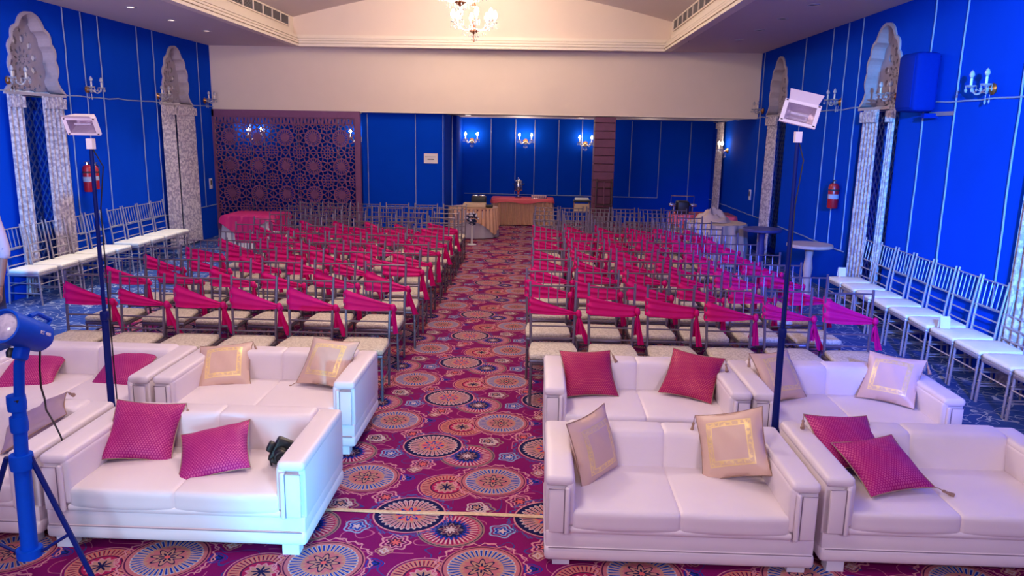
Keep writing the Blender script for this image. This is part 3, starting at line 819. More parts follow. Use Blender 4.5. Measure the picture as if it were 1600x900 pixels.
# ------------------------------------------------------------------ banquet chairs
def rod(p, q, r, n=6, knobs=True):
    p, q = Vector(p), Vector(q); k = 4 if knobs else 1
    pts = []; rad = []
    for i in range(k+1):
        t = i/k; c = p.lerp(q, t)
        if knobs and 0 < i < k:
            for dt, s in ((-.012, 1), (0, 1.35), (.012, 1)): pts.append(p.lerp(q, t+dt)); rad.append(r*s)
        else: pts.append(c); rad.append(r)
    return MB().tube(pts, rad, n)
def post_x(z): return .165+.025*z/.92
def post_y(z): return .035-.035*min(z, .4)/.4 + (.055*((z-.4)/.52)**1.3 if z > .4 else 0)
def sash_meshes(v):
    rnd = random.Random(v*13+5)
    zl_t, zl_b = .84+rnd.uniform(-.03, .025), .665+rnd.uniform(-.03, .02)
    zr_t, zr_b = .685+rnd.uniform(-.015, .02), .660+rnd.uniform(-.01, .01)
    if v == 1: zr_t += .06
    ph = rnd.uniform(0, 6)
    def shape(side):
        def fn(u, q):
            s = u; ease = s**.85
            zt = zl_t+(zr_t-zl_t)*ease; zb = zl_b+(zr_b-zl_b)*ease-.010*math.sin(PI*s)
            z = zt+(zb-zt)*q; x = -.205+.412*s
            y = -.024+.008*math.sin(q*5*PI+ph+s*2)*(1-.35*s)+post_y(z)
            edge = max(0, abs(s-.5)*2-.90)/.10
            y += .035*edge**2
            if side: z = (zt+zb)/2+(z-(zt+zb)/2)*.6; y = post_y(z)+.026+.006*math.sin(q*4*PI+ph)-.03*edge**2
            return (x, y, z)
        return fn
    b = MB(); b.grid(shape(0), 16, 15); b.grid(shape(1), 8, 6)
    m1 = b.mesh('sash', M['sash'], angle=80)
    b = MB(); kz = (zr_t+zr_b)/2; ky = post_y(kz)
    b.sphere((.212, ky-.01, kz), (.026, .03, .032), 8, 6); b.sphere((.222, ky+.012, kz-.02), (.02, .022, .022), 8, 5)
    L_ = .30+rnd.uniform(-.08, .05); sw = rnd.uniform(.0, .09); wd = rnd.uniform(.018, .034)
    def tail(dx, L2):
        def fn(u, q):
            w_ = .014+wd*u**.8
            return (.216+dx*u**1.3+(q-.5)*w_*1.4, ky-.012+.03*u+.009*math.sin(q*3*PI+u*2)+(q-.5)*.02, kz-.01-L2*u)
        return fn
    b.grid(tail(sw, L_), 8, 8); b.grid(tail(sw*.2-.02, L_*.7), 6, 6)
    m2 = b.mesh('sash_tail', M['sash'], angle=80)
    return m1, m2
SASH = [sash_meshes(v) for v in range(7)]
def make_chair(lac, padm):
    o = empty('banquet_chair')
    for s in (-1, 1):
        zs = [0, .1, .2, .3, .4, .5, .6, .7, .8, .92]; pts = []; rad = []
        for z in zs:
            pts.append((s*post_x(z), post_y(z), z)); rad.append(.0115)
        rad[0] = .010; rad[-1] = .010
        MB().tube(pts, rad, 7).build('back_leg', lac, o)
        rod((s*.185, -.375, 0), (s*.180, -.36, .37), .0115, 7).build('front_leg', lac, o)
    MB().rbox((0, -.175, .362), (.385, .40, .034), .012, 1).build('seat_frame', lac, o)
    def wp_(p): return (p.x*(1-.10*max(0, p.y)/.19), p.y, p.z + (.012*(1-(p.x/.19)**2)*(1-(p.y/.2)**2) if p.z > 0 else 0))
    MB().rbox((0, -.178, .398), (.39, .39, .045), .02, 2, 4, wp_).build('seat_cushion', padm, o)
    for z in (.885, .655, .555, .455): rod((-post_x(z), post_y(z), z), (post_x(z), post_y(z), z), .0075, 6, False).build('rail', lac, o)
    for k in range(4):
        x = (-.6+.4*k)*post_x(.77)
        MB().tube([(x*1.01, post_y(.885), .885), (x, post_y(.77)+.002, .77), (x*.98, post_y(.655), .655)], .0055, 5).build('spindle', lac, o)
    for z in (.14, .26):
        for s in (-1, 1): rod((s*.184, -.37, z), (s*post_x(z), post_y(z), z), .007, 5, False).build('stretcher', lac, o)
    rod((-.184, -.368, .25), (.184, -.368, .25), .007, 5, False).build('stretcher', lac, o)
    rod((-.165, .02, .22), (.165, .02, .22), .007, 5, False).build('stretcher', lac, o)
    return o
chA = make_chair(M['chair'], M['pad']); chB = make_chair(M['chairw'], M['padw'])
used = {}
def place_chair(proto, x, y, rz, label, group, sash=None):
    if proto not in used: used[proto] = list(proto.children); o = proto
    else:
        o = proto.copy(); COL.objects.link(o)
        for part in used[proto]: dup(part, o)
    o.location = (x, y, 0); o.rotation_euler = (0, 0, rz); tag(o, label, 'chair', group)
    if sash is not None:
        m1, m2 = SASH[sash]
        s = bpy.data.objects.new('sash', m1); COL.objects.link(s); s.parent = o
        t = bpy.data.objects.new('sash_tail', m2); COL.objects.link(t); t.parent = s
    return o
ORD = ['first', 'second', 'third', 'fourth', 'fifth', 'sixth', 'seventh', 'eighth', 'ninth', 'tenth', 'eleventh']
LROWS = [6.15, 6.99, 7.70, 8.30, 9.00, 9.75, 10.4, 11.0, 11.6, 12.25, 12.85]
RROWS = [6.15, 6.82, 7.48, 8.12, 8.88, 9.68, 10.3, 11.0, 11.65, 12.25, 12.85]
LEFTX = [-3.75, -3.86, -3.86, -3.70, -3.62, -3.7, -3.7, -3.7, -3.74, -3.82, -3.82]   # centre of the outermost chair
RIGHTX = [2.54, 2.42, 2.41, 2.38, 2.36, 2.34, 2.30, 2.30, 2.3, 2.3, 2.3]
plain = []
for side in ('left', 'right'):
    rows = LROWS if side == 'left' else RROWS
    for r_, y in enumerate(rows):
        x0 = -1.39 if side == 'left' else .145+(-.05 if r_ == 1 else 0); x1 = LEFTX[r_] if side == 'left' else RIGHTX[r_]
        for k in range(6):
            x = x0+(x1-x0)*k/5
            rnd = random.Random(r_*31+k*7+(0 if side == 'left' else 500))
            x += rnd.uniform(-.012, .012) if r_ else 0
            yy = y+rnd.uniform(-.02, .02); rz = R(rnd.uniform(-2.0, 2.0))
            has = r_ < 8
            if has:
                lab = 'silver banquet chair with pink sash, %s from aisle in %s row, %s block' % (ORD[k], ORD[r_], side); grp = 'sashed chairs of the %s block' % side
                place_chair(chA, x, yy, rz, lab, grp, rnd.randrange(7))
            else: plain.append((x, yy, rz, k, r_, side))
protoP = make_chair(M['chair'], M['pad']); protoP.name = 'banquet_chair'
for (x, yy, rz, k, r_, side) in plain:
    place_chair(protoP, x, yy, rz, 'silver banquet chair without sash, %s from aisle in %s row, %s block' % (ORD[k], ORD[r_], side), 'plain chairs at back of the %s block' % side)
for k in range(9):
    y = 12.52-.435*k-(.12 if k > 3 else 0)
    place_chair(chB, -6.24, y+0, R(90+random.uniform(-2, 2)), 'silver chair with white pad along the left wall, %s from the screen' % ORD[k], 'chairs along the left wall')
for k in range(10):
    y = 9.42-.428*k
    place_chair(chB, 4.03, y, R(-90+random.uniform(-2, 2)), 'silver chair with pale pad along right wall, %s counted from the cocktail table' % ORD[k], 'chairs along the right wall')

# ------------------------------------------------------------------ sofas
def make_sofa():
    W, D = 1.335, .77; o = empty('sofa')
    lm = M['leather']
    b = MB(); b.rbox((0, D/2, .092), (W, D, .075), .022, 2); b.build('base_bolster', lm, o)
    b = MB(); b.rbox((0, D/2+.006, .165), (W-.012, D-.016, .085), .008, 1); b.build('base_panel', lm, o)
    b = MB(); b.rbox((0, .104, .220), (W-.23, .2, .042), .018, 2); b.build('front_bolster', lm, o)
    MB().tube([(-W/2+.02, -.002, .129), (W/2-.02, -.002, .129)], .003, 5).build('piping', M['seam'], o)
    for s in (-1, 1):
        for y in (.05, D-.06): MB().box((s*(W/2-.085), y, .029), (.085, .07, .058)).build('foot', M['foot'], o, smooth=False)
    iw = W-.27
    def seatwarp(p):
        f = 1-(p.x/.28)**2
        return (p.x, p.y-(.012*f if p.y < -.2 else 0), p.z+(.010*max(0, f)*(1-(p.y/.32)**2) if p.z > 0 else 0))
    for s in (-1, 1): MB().rbox((s*iw/4, .303, .270), (iw/2+.014, .59, .112), .026, 3, 4, seatwarp).build('seat_cushion', lm, o)
    def backwarp(p):
        f = max(0, 1-(p.x/.28)**2)
        t = (p.z+.15)/.3
        return (p.x, p.y+(.05*(t-.5))-(.016*f if p.y < 0 else 0), p.z)
    for s in (-1, 1): MB().rbox((s*iw/4, .655, .385), (iw/2+.022, .17, .275), .036, 3, 4, backwarp).build('back_cushion', lm, o)
    MB().rbox((0, D-.04, .32), (W-.04, .08, .37), .035, 2).build('back_shell', lm, o)
    for s in (-1, 1):
        xo = s*(W/2-.069)
        a = MB().rbox((xo, D/2+.012, .335), (.135, D-.03, .29), .012, 2).build('arm', lm, o)
        MB().rbox((xo, D/2, .478), (.142, D-.005, .055), .024, 3, 3).build('arm_top', lm, a)
        MB().rbox((s*(W/2-.122), D/2-.01, .36), (.048, D-.03, .24), .022, 3).build('arm_pad', lm, a)
        MB().rbox((xo+s*.012, -.002, .33), (.078, .018, .23), .006, 2).build('arm_panel', lm, a)
        MB().rbox((xo-s*.038, -.004, .33), (.026, .026, .25), .011, 2).build('arm_roll', lm, a)
        x1, x2, z1, z2 = xo+s*.055, xo-s*.024, .215, .447
        MB().tube([(x2, -.012, z1), (x2, -.012, z2), (x1, -.012, z2)], .0026, 5).build('piping', M['seam'], a)
    return o
sofa0 = make_sofa(); n_s = 0
def put_sofa(x, y, rz, label):
    global n_s
    o = sofa0 if n_s == 0 else dup(sofa0); n_s += 1
    o.location = (x, y, 0); o.rotation_euler = (0, 0, R(rz)); tag(o, label, 'sofa', 'white two seat sofas'); return o
put_sofa(-1.79, 3.50, 0, 'white leatherette sofa in front row left of aisle, with camera and two pink cushions')
put_sofa(-3.165, 3.52, 0, 'white sofa cut by left edge, front row, behind the strobe stand')
put_sofa(-1.835, 4.74, 0, 'white sofa in second row left of aisle, with two gold cushions')
put_sofa(-3.20, 4.74, 0, 'white sofa in second row at far left, with two pink cushions')
low = put_sofa(.74, 3.50, 0, 'white sofa in front row right of aisle, with two gold cushions')
low.location.z = -.03
for c_ in low.children:
    if c_.name.startswith('foot'): c_.scale.z = .48; c_.location.z = .03
put_sofa(2.105, 3.52, 0, 'white sofa at right edge in front row, with two stacked pink cushions')
put_sofa(.74, 4.74, 0, 'white sofa in second row right of aisle, with two raspberry cushions')
put_sofa(2.085, 4.74, 0, 'white sofa in second row at far right, with two gold cushions')

# ------------------------------------------------------------------ cushions
def cushion_mesh(name, m, size):
    n = 14; h = size/2; b = MB()
    def P(u, v, s):
        x, y = 2*u-1, 2*v-1
        ex, ey = max(0, 1-abs(x)**2.2), max(0, 1-abs(y)**2.2)
        th = .062*(ex*ey)**.55
        k = 1-.075*(1-x*x*0)*0
        px = x*h*(1-.085*(1-y*y)*abs(x)**2); py = y*h*(1-.085*(1-x*x)*abs(y)**2)
        wr_ = .004*math.sin(9*x+5*y)*ex*ey
        return (px, py, s*th+wr_)
    b.grid(lambda u, v: P(u, v, 1), n, n); b.grid(lambda u, v: P(1-u, v, -1), n, n)
    return b.mesh(name, m, angle=70)
CM = {k: cushion_mesh('cushion_cover', M[k], .375) for k in ('pink', 'red', 'gold', 'shaded_gold')}
def tassel(parent, c, d):
    """cord from a cushion corner with a thread tassel; c corner, d local direction of the tassel"""
    c, d = Vector(c), Vector(d).normalized()
    b = MB(); b.tube([c, c+d*.02+Vector((0, 0, .004)), c+d*.04], .0025, 5)
    b.tube([c+d*.038, c+d*.048, c+d*.06, c+d*.10], [.004, .009, .006, .013], 7); b.build('tassel', M['tassel'], parent)
def cushion(kind, x, y, z, tilt, yaw, roll, label, tass=((1, 1),), sc=1.0):
    o = tag(empty('cushion', (x, y, z)), label, 'cushion', {'pink': 'pink brocade cushions', 'red': 'raspberry brocade cushions', 'gold': 'gold bordered cushions'}.get(kind))
    o.rotation_mode = 'QUATERNION'
    o.rotation_quaternion = (Matrix.Rotation(R(yaw), 3, 'Z') @ Matrix.Rotation(R(90-tilt), 3, 'X') @ Matrix.Rotation(R(roll), 3, 'Z')).to_quaternion()
    o.scale = (sc,)*3
    c = bpy.data.objects.new('cushion_cover', CM[kind]); COL.objects.link(c); c.parent = o
    bt = bpy.data.objects.new('cushion_edge', PIPE); COL.objects.link(bt); bt.parent = o
    for (sx, sy) in tass: tassel(o, (sx*.186, sy*.186, 0), (sx*.35, -.9 if sy > 0 else -.2, -.1))
    return o
pb = MB(); ring = []
for (a, c) in (((-1, -1), (1, -1)), ((1, -1), (1, 1)), ((1, 1), (-1, 1)), ((-1, 1), (-1, -1))):
    for q in range(8):
        t = q/8; x = a[0]+(c[0]-a[0])*t; y = a[1]+(c[1]-a[1])*t
        ring.append((x*.1875*(1-.085*(1-y*y)*abs(x)**2), y*.1875*(1-.085*(1-x*x)*abs(y)**2), .0))
pb.tube(ring, .003, 5, closed=True); PIPE = pb.mesh('cushion_edge', M['tassel'])
cushion('pink', -2.164, 3.968, .455, 50, 18, -9.2, 'pink brocade cushion leaning upright on the front left sofa', ((1, 1), (1, -1)))
cushion('pink', -1.715, 3.849, .400, 66, -6.5, 24.3, 'pink brocade cushion lying tilted in middle of front left sofa', ())
cushion('pink', -3.582, 5.136, .385, 68, 20.8, -8.6, 'pink cushion behind the strobe on the far left second row sofa', ((1, -1),))
cushion('pink', -2.951, 5.215, .388, 60, -10, 2.0, 'pink cushion crossed by the left floodlight pole', ())
cushion('shaded_gold', -2.856, 4.083, .442, 61.5, -55, 86, 'gold cushion facing away, shade put into its colour, at left edge front sofa', ((1, 1),))
cushion('gold', -2.227, 5.254, .435, 50, 6.5, 6.4, 'gold bordered cushion at left end of second row left sofa', ((1, 1), (1, -1)))
cushion('gold', -1.466, 5.217, .490, 42.7, -14.6, -.5, 'gold bordered cushion at aisle end of second row left sofa', ((-1, -1),))
cushion('red', .386, 5.21, .465, 48, 12, -1.9, 'raspberry cushion at aisle end of second row right sofa', ((1, 1), (-1, -1)))
cushion('red', 1.108, 5.208, .470, 47, -22.5, -4.6, 'raspberry cushion at right end of second row right sofa', ((1, 1),))
cushion('gold', 1.711, 5.22, .479, 37.8, 32.3, -3.7, 'gold cushion partly behind the right floodlight pole', ((-1, 1),))
cushion('gold', 2.49, 5.219, .479, 39.8, -37.4, .3, 'gold bordered cushion in right corner of the far right sofa', ((1, 1), (-1, -1)))
cushion('gold', .335, 3.94, .452, 17, 53, 2, 'crumpled gold cushion seen edge on in left corner of front right sofa', ())
cushion('gold', 1.09, 3.979, .473, 29.5, -32.8, 20.4, 'gold bordered cushion in right corner of front right sofa', ((-1, 1), (-1, -1)))
cushion('pink', 1.745, 4.077, .470, 60, 9.7, -4.2, 'pink cushion underneath at back of the right edge sofa', ((-1, 1),))
cushion('pink', 1.846, 3.86, .435, 66, 7.2, 7.9, 'pink cushion lying on top at front of the right edge sofa', ((1, -1),))

# ------------------------------------------------------------------ tables and alcove things
def pleated(b, outline, z0, z1, n, amp, flare=.0):
    """skirt hanging from a closed outline function f(t)->(x,y,nx,ny)"""
    def fn(u, v):
        x, y, nx, ny = outline(u); d = amp*math.sin(u*n*2*PI)*(1.15-.7*v)+flare*(1-v)
        return (x+nx*d, y+ny*d, z0+(z1-z0)*v)
    b.grid(fn, n*8, 4)
def circ(r):
    return lambda u: (r*math.cos(2*PI*u), r*math.sin(2*PI*u), math.cos(2*PI*u), math.sin(2*PI*u))
def rrect(w_, d_, rc=.08):
    pts = []
    for (cx, cy, a0) in ((w_/2-rc, d_/2-rc, 0), (-w_/2+rc, d_/2-rc, 90), (-w_/2+rc, -d_/2+rc, 180), (w_/2-rc, -d_/2+rc, 270)):
        for q in range(7): a = R(a0+15*q); pts.append((cx+rc*math.cos(a), cy+rc*math.sin(a), math.cos(a), math.sin(a)))
    pts.append(pts[0]); cum = [0]
    for p, q in zip(pts, pts[1:]): cum.append(cum[-1]+math.hypot(q[0]-p[0], q[1]-p[1]))
    def f(u):
        s = (u % 1.0)*cum[-1] if u < 1 else cum[-1]
        for i in range(len(cum)-1):
            if s <= cum[i+1]+1e-9:
                t = (s-cum[i])/max(1e-9, cum[i+1]-cum[i]); return tuple(pts[i][k]+(pts[i+1][k]-pts[i][k])*t for k in range(4))
        return pts[-1]
    return f
def cloth_top(b, f, z, n=48):
    vs = [(*f(k/n)[:2], z) for k in range(n)]; b.add(vs+[(0, 0, z)], [(k, (k+1) % n, n) for k in range(n)])
# long buffet in the alcove
t = tag(empty('buffet_table', (-.36, 18.02, 0)), 'long buffet table with pleated beige skirt in the alcove', 'table')
f = rrect(1.40, .60)
MB().box((0, 0, .59), (1.34, .55, .03)).build('table_top', M['wood'], t, smooth=False)
for sx in (-1, 1):
    for sy in (-1, 1): MB().box((sx*.6, sy*.22, .29), (.04, .04, .575)).build('leg', M['dwood'], t, smooth=False)
b = MB(); pleated(b, f, .02, .61, 44, .028, .03); b.build('skirt', M['beige'], t, angle=80)
cl = MB(); f2 = rrect(1.42, .64); cloth_top(cl, f2, .622)
def over(u, v):
    x, y, nx, ny = f2(u); dz = .09+.035*math.sin(u*9*PI)+.02*math.sin(u*23)
    return (x+nx*.035*(1-v)**.5, y+ny*.035*(1-v)**.5, .622-dz*(1-v))
cl.grid(over, 96, 3); o = cl.build('tablecloth', M['coralcloth'], angle=60); o.location = (-.36, 18.02, 0); tag(o, 'coral pink runner spread over the long buffet table', 'tablecloth')
# coffee urn
u_ = tag(empty('coffee_urn', (-.46, 17.95, .625)), 'steel coffee urn with domed lid on the buffet table', 'urn')
b = MB(); b.lathe([(.075, 0), (.08, .012), (.03, .04), (.022, .12), (.04, .15)], 18); b.build('pedestal', M['steel'], u_)
MB().lathe([(.03, .15), (.092, .165), (.098, .19), (.098, .345), (.09, .36)], 22).build('body', M['steel'], u_)
MB().lathe([(.102, .358), (.10, .37), (.085, .40), (.045, .425), (.012, .432), (.018, .45), (0, .468)], 22).build('lid', M['steel'], u_)
for s in (-1, 1): MB().tube([(s*.095, 0, .31), (s*.13, 0, .315), (s*.135, 0, .335)], .009, 7).build('handle', M['black'], u_); 
MB().tube([(0, -.09, .19), (0, -.13, .185), (0, -.135, .165)], .01, 7).build('tap', M['steel'], u_)
# tray of cups
tr = tag(empty('serving_tray', (.02, 17.92, .624)), 'tray beside the coffee urn on the buffet', 'tray')
MB().rbox((0, 0, .008), (.36, .2, .016), .006, 1).build('tray_base', M['steel'], tr)
for i in range(7):
    for j in range(3):
        o = MB().lathe([(.014, 0), (.022, .03), (.024, .05), (.019, .048), (.012, .006)], 10).build('paper_cup', M['cup']); o.location = (.02-.15+.05*i, 17.86+.06*j, .640)
        tag(o, 'small pale pink cup on buffet tray, %s from left in the %s row' % (['first', 'second', 'third', 'fourth', 'fifth', 'sixth', 'seventh'][i], ['front', 'middle', 'back'][j]), 'cup', 'cups on the buffet tray')
# round table left of it with draped skirts
t = tag(empty('round_table', (-1.30, 15.75, 0)), 'round table with sand cloth and grey swags at left of the alcove', 'table')
MB().lathe([(.0, .56), (.48, .56), (.48, .59), (0, .59)], 28).build('table_top', M['wood'], t); MB().lathe([(.22, 0), (.22, .02), (.03, .05), (.03, .56)], 14).build('pedestal', M['dwood'], t)
def swag(a): return abs(math.sin(a*1.5+.9))
b = MB(); f = circ(.49)
def sk(u, v):
    a = 2*PI*u; lo = .06+.30*swag(a)**1.0; z = lo+(.605-lo)*v; d = .020*math.sin(u*34*2*PI)+.05*(1-v)*(1-lo/.6)
    return ((.49+d)*math.cos(a), (.49+d)*math.sin(a), z)
b.grid(sk, 46*8, 5); cloth_top(b, f, .605); b.build('top_cloth', M['beige'], t, angle=80)
b = MB(); pleated(b, circ(.475), .015, .58, 16, .012, .03); b.build('under_skirt', M['grey'], t, angle=80)
o = MB().rbox((0, 0, .045), (.46, .28, .09), .02, 2).build('folded_cloth', M['sand']); o.location = (-1.28, 15.62, .607); tag(o, 'folded pale cloth stack lying on the sand round table', 'cloth')
bag = tag(empty('black_case', (-1.22, 15.92, .607)), 'black case with two silver lids at back of the sand round table', 'case')
MB().rbox((0, 0, .10), (.30, .2, .20), .015, 2).build('body', M['black'], bag)
for s in (-1, 1): MB().rbox((s*.07, 0, .215), (.12, .17, .03), .012, 2).build('lid', M['steel'], bag)
o = MB().rbox((0, 0, .03), (.14, .10, .06), .02, 2).build('dark_pouch', M['black']); o.location = (-.98, 15.62, .607); tag(o, 'small dark pouch at aisle edge of the sand round table', 'pouch')
# flower stand in the aisle
fs_ = tag(empty('flower_stand', (-1.24, 14.5, 0)), 'white post with dark blue foliage bouquet at left end of the aisle', 'flower stand')
MB().lathe([(.09, 0), (.09, .012), (.018, .02), (.014, .45)], 12).build('post', M['linen'], fs_)
b = MB(); rnd = random.Random(3)
for k in range(90):
    a = rnd.uniform(0, 2*PI); e = rnd.uniform(-1, 1); r = .115*rnd.uniform(.5, 1); c = Vector((r*math.cos(a)*math.sqrt(1-e*e), r*math.sin(a)*math.sqrt(1-e*e), .5+r*e*1.15))
    b.sphere(c, (.03, .022, .012), 5, 3)
b.build('foliage', M['leafm'], fs_)['kind'] = 'stuff'
for k in range(14):
    a = rnd.uniform(PI, 2*PI); e = rnd.uniform(-.6, 1); c = (.12*math.cos(a)*math.sqrt(1-e*e), .12*math.sin(a)*math.sqrt(1-e*e), .5+.135*e)
    MB().sphere(c, (.024, .024, .018), 6, 4).build('blossom', M['petal'], fs_)
# pink table near the left corner
t = tag(empty('corner_table', (-5.05, 13.65, 0)), 'table with white skirt and pink overlay before the lattice screen', 'table')
MB().box((0, 0, .57), (.88, .88, .03)).build('table_top', M['wood'], t, smooth=False)
for sx in (-1, 1):
    for sy in (-1, 1): MB().box((sx*.36, sy*.36, .28), (.04, .04, .56)).build('leg', M['dwood'], t, smooth=False)
b = MB(); pleated(b, rrect(.92, .92, .1), .015, .59, 26, .014, .05); b.build('skirt', M['linen'], t, angle=80)
cl = MB(); f3 = rrect(.96, .96, .1); cloth_top(cl, f3, .60)
def ov(u, v):
    x, y, nx, ny = f3(u); a = (u*4) % 1
    dz = .06+.34*(1-abs(2*a-1))**1.1
    d = .05*(1-v)+.008*math.sin(u*70*PI)*(1-v)
    return (x+nx*d, y+ny*d, .60-dz*(1-v))
cl.grid(ov, 128, 4); o = cl.build('tablecloth', M['pinkcloth'], angle=70); o.location = (-5.05, 13.65, 0); tag(o, 'bright pink pointed overlay on the corner table before the screen', 'tablecloth')
# sand cloth round table at the right, with pink table behind
t = tag(empty('round_table', (3.0, 13.0, 0)), 'round table with long sand cloth behind the right chair block', 'table')
MB().lathe([(0, .65), (.46, .65), (.46, .68), (0, .68)], 28).build('table_top', M['wood'], t); MB().lathe([(.22, 0), (.22, .02), (.03, .05), (.03, .65)], 14).build('pedestal', M['dwood'], t)
b = MB(); pleated(b, circ(.49), .02, .69, 15, .034, .05); cloth_top(b, circ(.49), .69); b.build('cloth', M['sand'], t, angle=80)
b = MB(); rnd = random.Random(5)
def heap(u, v):
    a = 2*PI*u; r = .30*v; h = .16*math.cos(min(1, v)*PI/2)**.8*(1+.35*math.sin(a*3+1)+.2*math.sin(a*5)) + .02*math.sin(v*14+a*4)
    return (r*math.cos(a)*1.1, r*math.sin(a)*.8, max(0.004, h))
b.grid(heap, 36, 9); o = b.build('crumpled_cloth', M['sand'], angle=60); o.location = (2.93, 13.05, .692); tag(o, 'crumpled cream cloth heaped on the right round table', 'cloth')
t = tag(empty('buffet_table', (3.05, 14.35, 0)), 'table with coral pink cloth behind the right round table', 'table')
MB().box((0, 0, .66), (1.0, .7, .03)).build('table_top', M['wood'], t, smooth=False)
for sx in (-1, 1):
    for sy in (-1, 1): MB().box((sx*.42, sy*.28, .32), (.04, .04, .65)).build('leg', M['dwood'], t, smooth=False)
b = MB(); pleated(b, rrect(1.08, .78, .1), .02, .675, 24, .014, .04); b.build('skirt', M['sand'], t, angle=80)
cl = MB(); f4 = rrect(1.12, .82, .1); cloth_top(cl, f4, .69)
cl.grid(lambda u, v: (f4(u)[0]+f4(u)[2]*.03*(1-v), f4(u)[1]+f4(u)[3]*.03*(1-v), .69-(.14+.10*abs(math.sin(u*6*PI)))*(1-v)), 96, 3)
o = cl.build('tablecloth', M['coralcloth'], angle=70); o.location = (3.05, 14.35, 0); tag(o, 'coral pink cloth draped over the table behind the right round table', 'tablecloth')
cd = tag(empty('chafing_dish', (2.66, 14.3, .692)), 'dark chafing dish with silver frame on the coral pink table', 'chafing dish')
MB().rbox((0, 0, .12), (.22, .26, .24), .03, 2).build('pan', M['black'], cd)
MB().tube([(-.21, 0, .18), (-.21, 0, .33), (.21, 0, .33), (.21, 0, .18)], .008, 6).build('frame', M['steel'], cd)
for s in (-1, 1):
    MB().rbox((s*.19, -.02, .17), (.12, .2, .05), .02, 2).build('tray_wing', M['steel'], cd)
    MB().box((s*.17, 0, .07), (.02, .2, .145)).build('leg', M['steel'], cd, smooth=False)
# bistro tables on pedestals by the right wall
def bistro(x, y, top, label, h=.75, r=.29):
    o = tag(empty('cocktail_table', (x, y, 0)), label, 'table', 'pedestal tables by the right wall')
    MB().lathe([(0, h-.045), (r-.01, h-.045), (r, h-.035), (r, h-.008), (r-.008, h), (0, h)], 32).build('table_top', top, o)
    MB().lathe([(.20, 0), (.20, .02), (.12, .05), (.055, .09), (.042, .2), (.05, .32), (.062, .42), (.045, .56), (.055, .66), (.08, h-.045)], 20).build('pedestal', top, o)
bistro(3.58, 10.14, M['marble'], 'pale round pedestal table nearest the right wall chairs')
bistro(3.42, 11.78, M['slate'], 'dusky blue round pedestal table beside the right round table')
# trolley and tray stand by the column
o = tag(empty('service_trolley', (.93, 16.4, 0)), 'dark service trolley with beige panel left of the plank column', 'trolley')
MB().box((0, 0, .71), (.36, .3, .03)).build('top_shelf', M['black'], o, smooth=False)
MB().box((-.005, -.14, .585), (.31, .015, .16)).build('panel', M['sand'], o, smooth=False)
MB().box((0, 0, .18), (.34, .28, .02)).build('shelf', M['black'], o, smooth=False)
for sx in (-1, 1):
    for sy in (-1, 1): MB().tube([(sx*.16, sy*.13, 0), (sx*.16, sy*.13, .71)], .012, 6).build('leg', M['steel'], o)
o2 = MB().rbox((0, 0, .025), (.30, .2, .05), .02, 2).build('folded_napkins', M['linen']); o2.location = (.93, 16.4, .726); tag(o2, 'pale folded napkins on top of the dark trolley', 'cloth')
o = tag(empty('tray_stand', (1.26, YB-.22, 0)), 'dark wooden folding tray stand before the plank column', 'stand')
for s in (-1, 1):
    MB().tube([(s*.17, -.13, 0), (s*.14, -.02, 1.27)], .016, 6).build('leg', M['dwood'], o); MB().tube([(s*.15, .14, 0), (s*.135, .0, 1.2)], .014, 6).build('leg', M['dwood'], o)
for z_ in (1.22, 1.10, .72, .35): MB().tube([(-.15, -.03-.06*(1.27-z_), z_), (.15, -.03-.06*(1.27-z_), z_)], .014, 6).build('crossbar', M['dwood'], o)
MB().box((0, -.07, .78), (.30, .10, .02)).build('ledge', M['dwood'], o, smooth=False); MB().tube([(0, -.04, 1.22), (0, -.08, .3)], .012, 6).build('strap', M['wood'], o)

# notice on the pier
o = tag(empty('notice', (-2.12, yp-.002, 1.585)), 'white paper notice taped to the blue pier', 'sign')
MB().box((0, 0, 0), (.27, .006, .19)).build('sheet', M['white'], o, smooth=False)
for (x, z_, w_, h_) in ((-.01, .028, .21, .012), (0, -.018, .13, .022)):
    b = MB(); n = 9
    for k in range(n): b.box((x-w_/2+w_*(k+.5)/n, -.004, z_), (w_/n*.72, .002, h_))
    b.build('print', M['ink'] if h_ > .02 else M['seam'], o, smooth=False)
# switch plates
for (loc, dx, lb) in (((XL+.008, 14.8, 1.04), 1, 'white switch plate on left wall beside the lattice screen'), ((XR-.008, 15.2, 1.0), -1, 'white switch plate on right wall below the far beam')):
    o = tag(empty('switch_plate', loc), lb, 'switch'); MB().rbox((0, 0, 0), (.016, .12, .2), .004, 1).build('plate', M['white'], o); MB().box((dx*.01, 0, .02), (.008, .05, .09)).build('rocker', M['ink'], o, smooth=False)
# fire extinguishers
def extinguisher(x, y, z_, r, h, label, inward):
    o = tag(empty('fire_extinguisher', (x, y, z_)), label, 'fire extinguisher', 'wall fire extinguishers')
    MB().lathe([(0, 0), (r*.9, .0), (r, .015), (r, h-.05), (r*.8, h-.015), (r*.35, h), (0, h)], 16).build('cylinder', M['red_ext'], o)
    MB().lathe([(.018, h), (.018, h+.03), (.012, h+.035), (0, h+.04)], 8).build('valve', M['steel'], o)
    MB().box((inward*.01, -.02, h+.04), (.02, .10, .014)).build('handle', M['steel'], o, smooth=False)
    MB().tube([(0, .02, h+.02), (inward*.02, .07, h-.02), (inward*.02, r+.015, h*.5), (0, r+.01, h*.2)], .008, 6).build('hose', M['black'], o)
    b = MB(); b.lathe([(r+.0015, h*.38), (r+.0015, h*.56)], 16); b.build('label_band', M['grey'], o)
    MB().lathe([(r+.002, h*.70), (r+.002, h*.76)], 16).build('stripe', M['ink'], o)
extinguisher(XR-.08, 10.75, 1.17, .07, .34, 'red fire extinguisher on right wall right of the floodlight stand', -1)
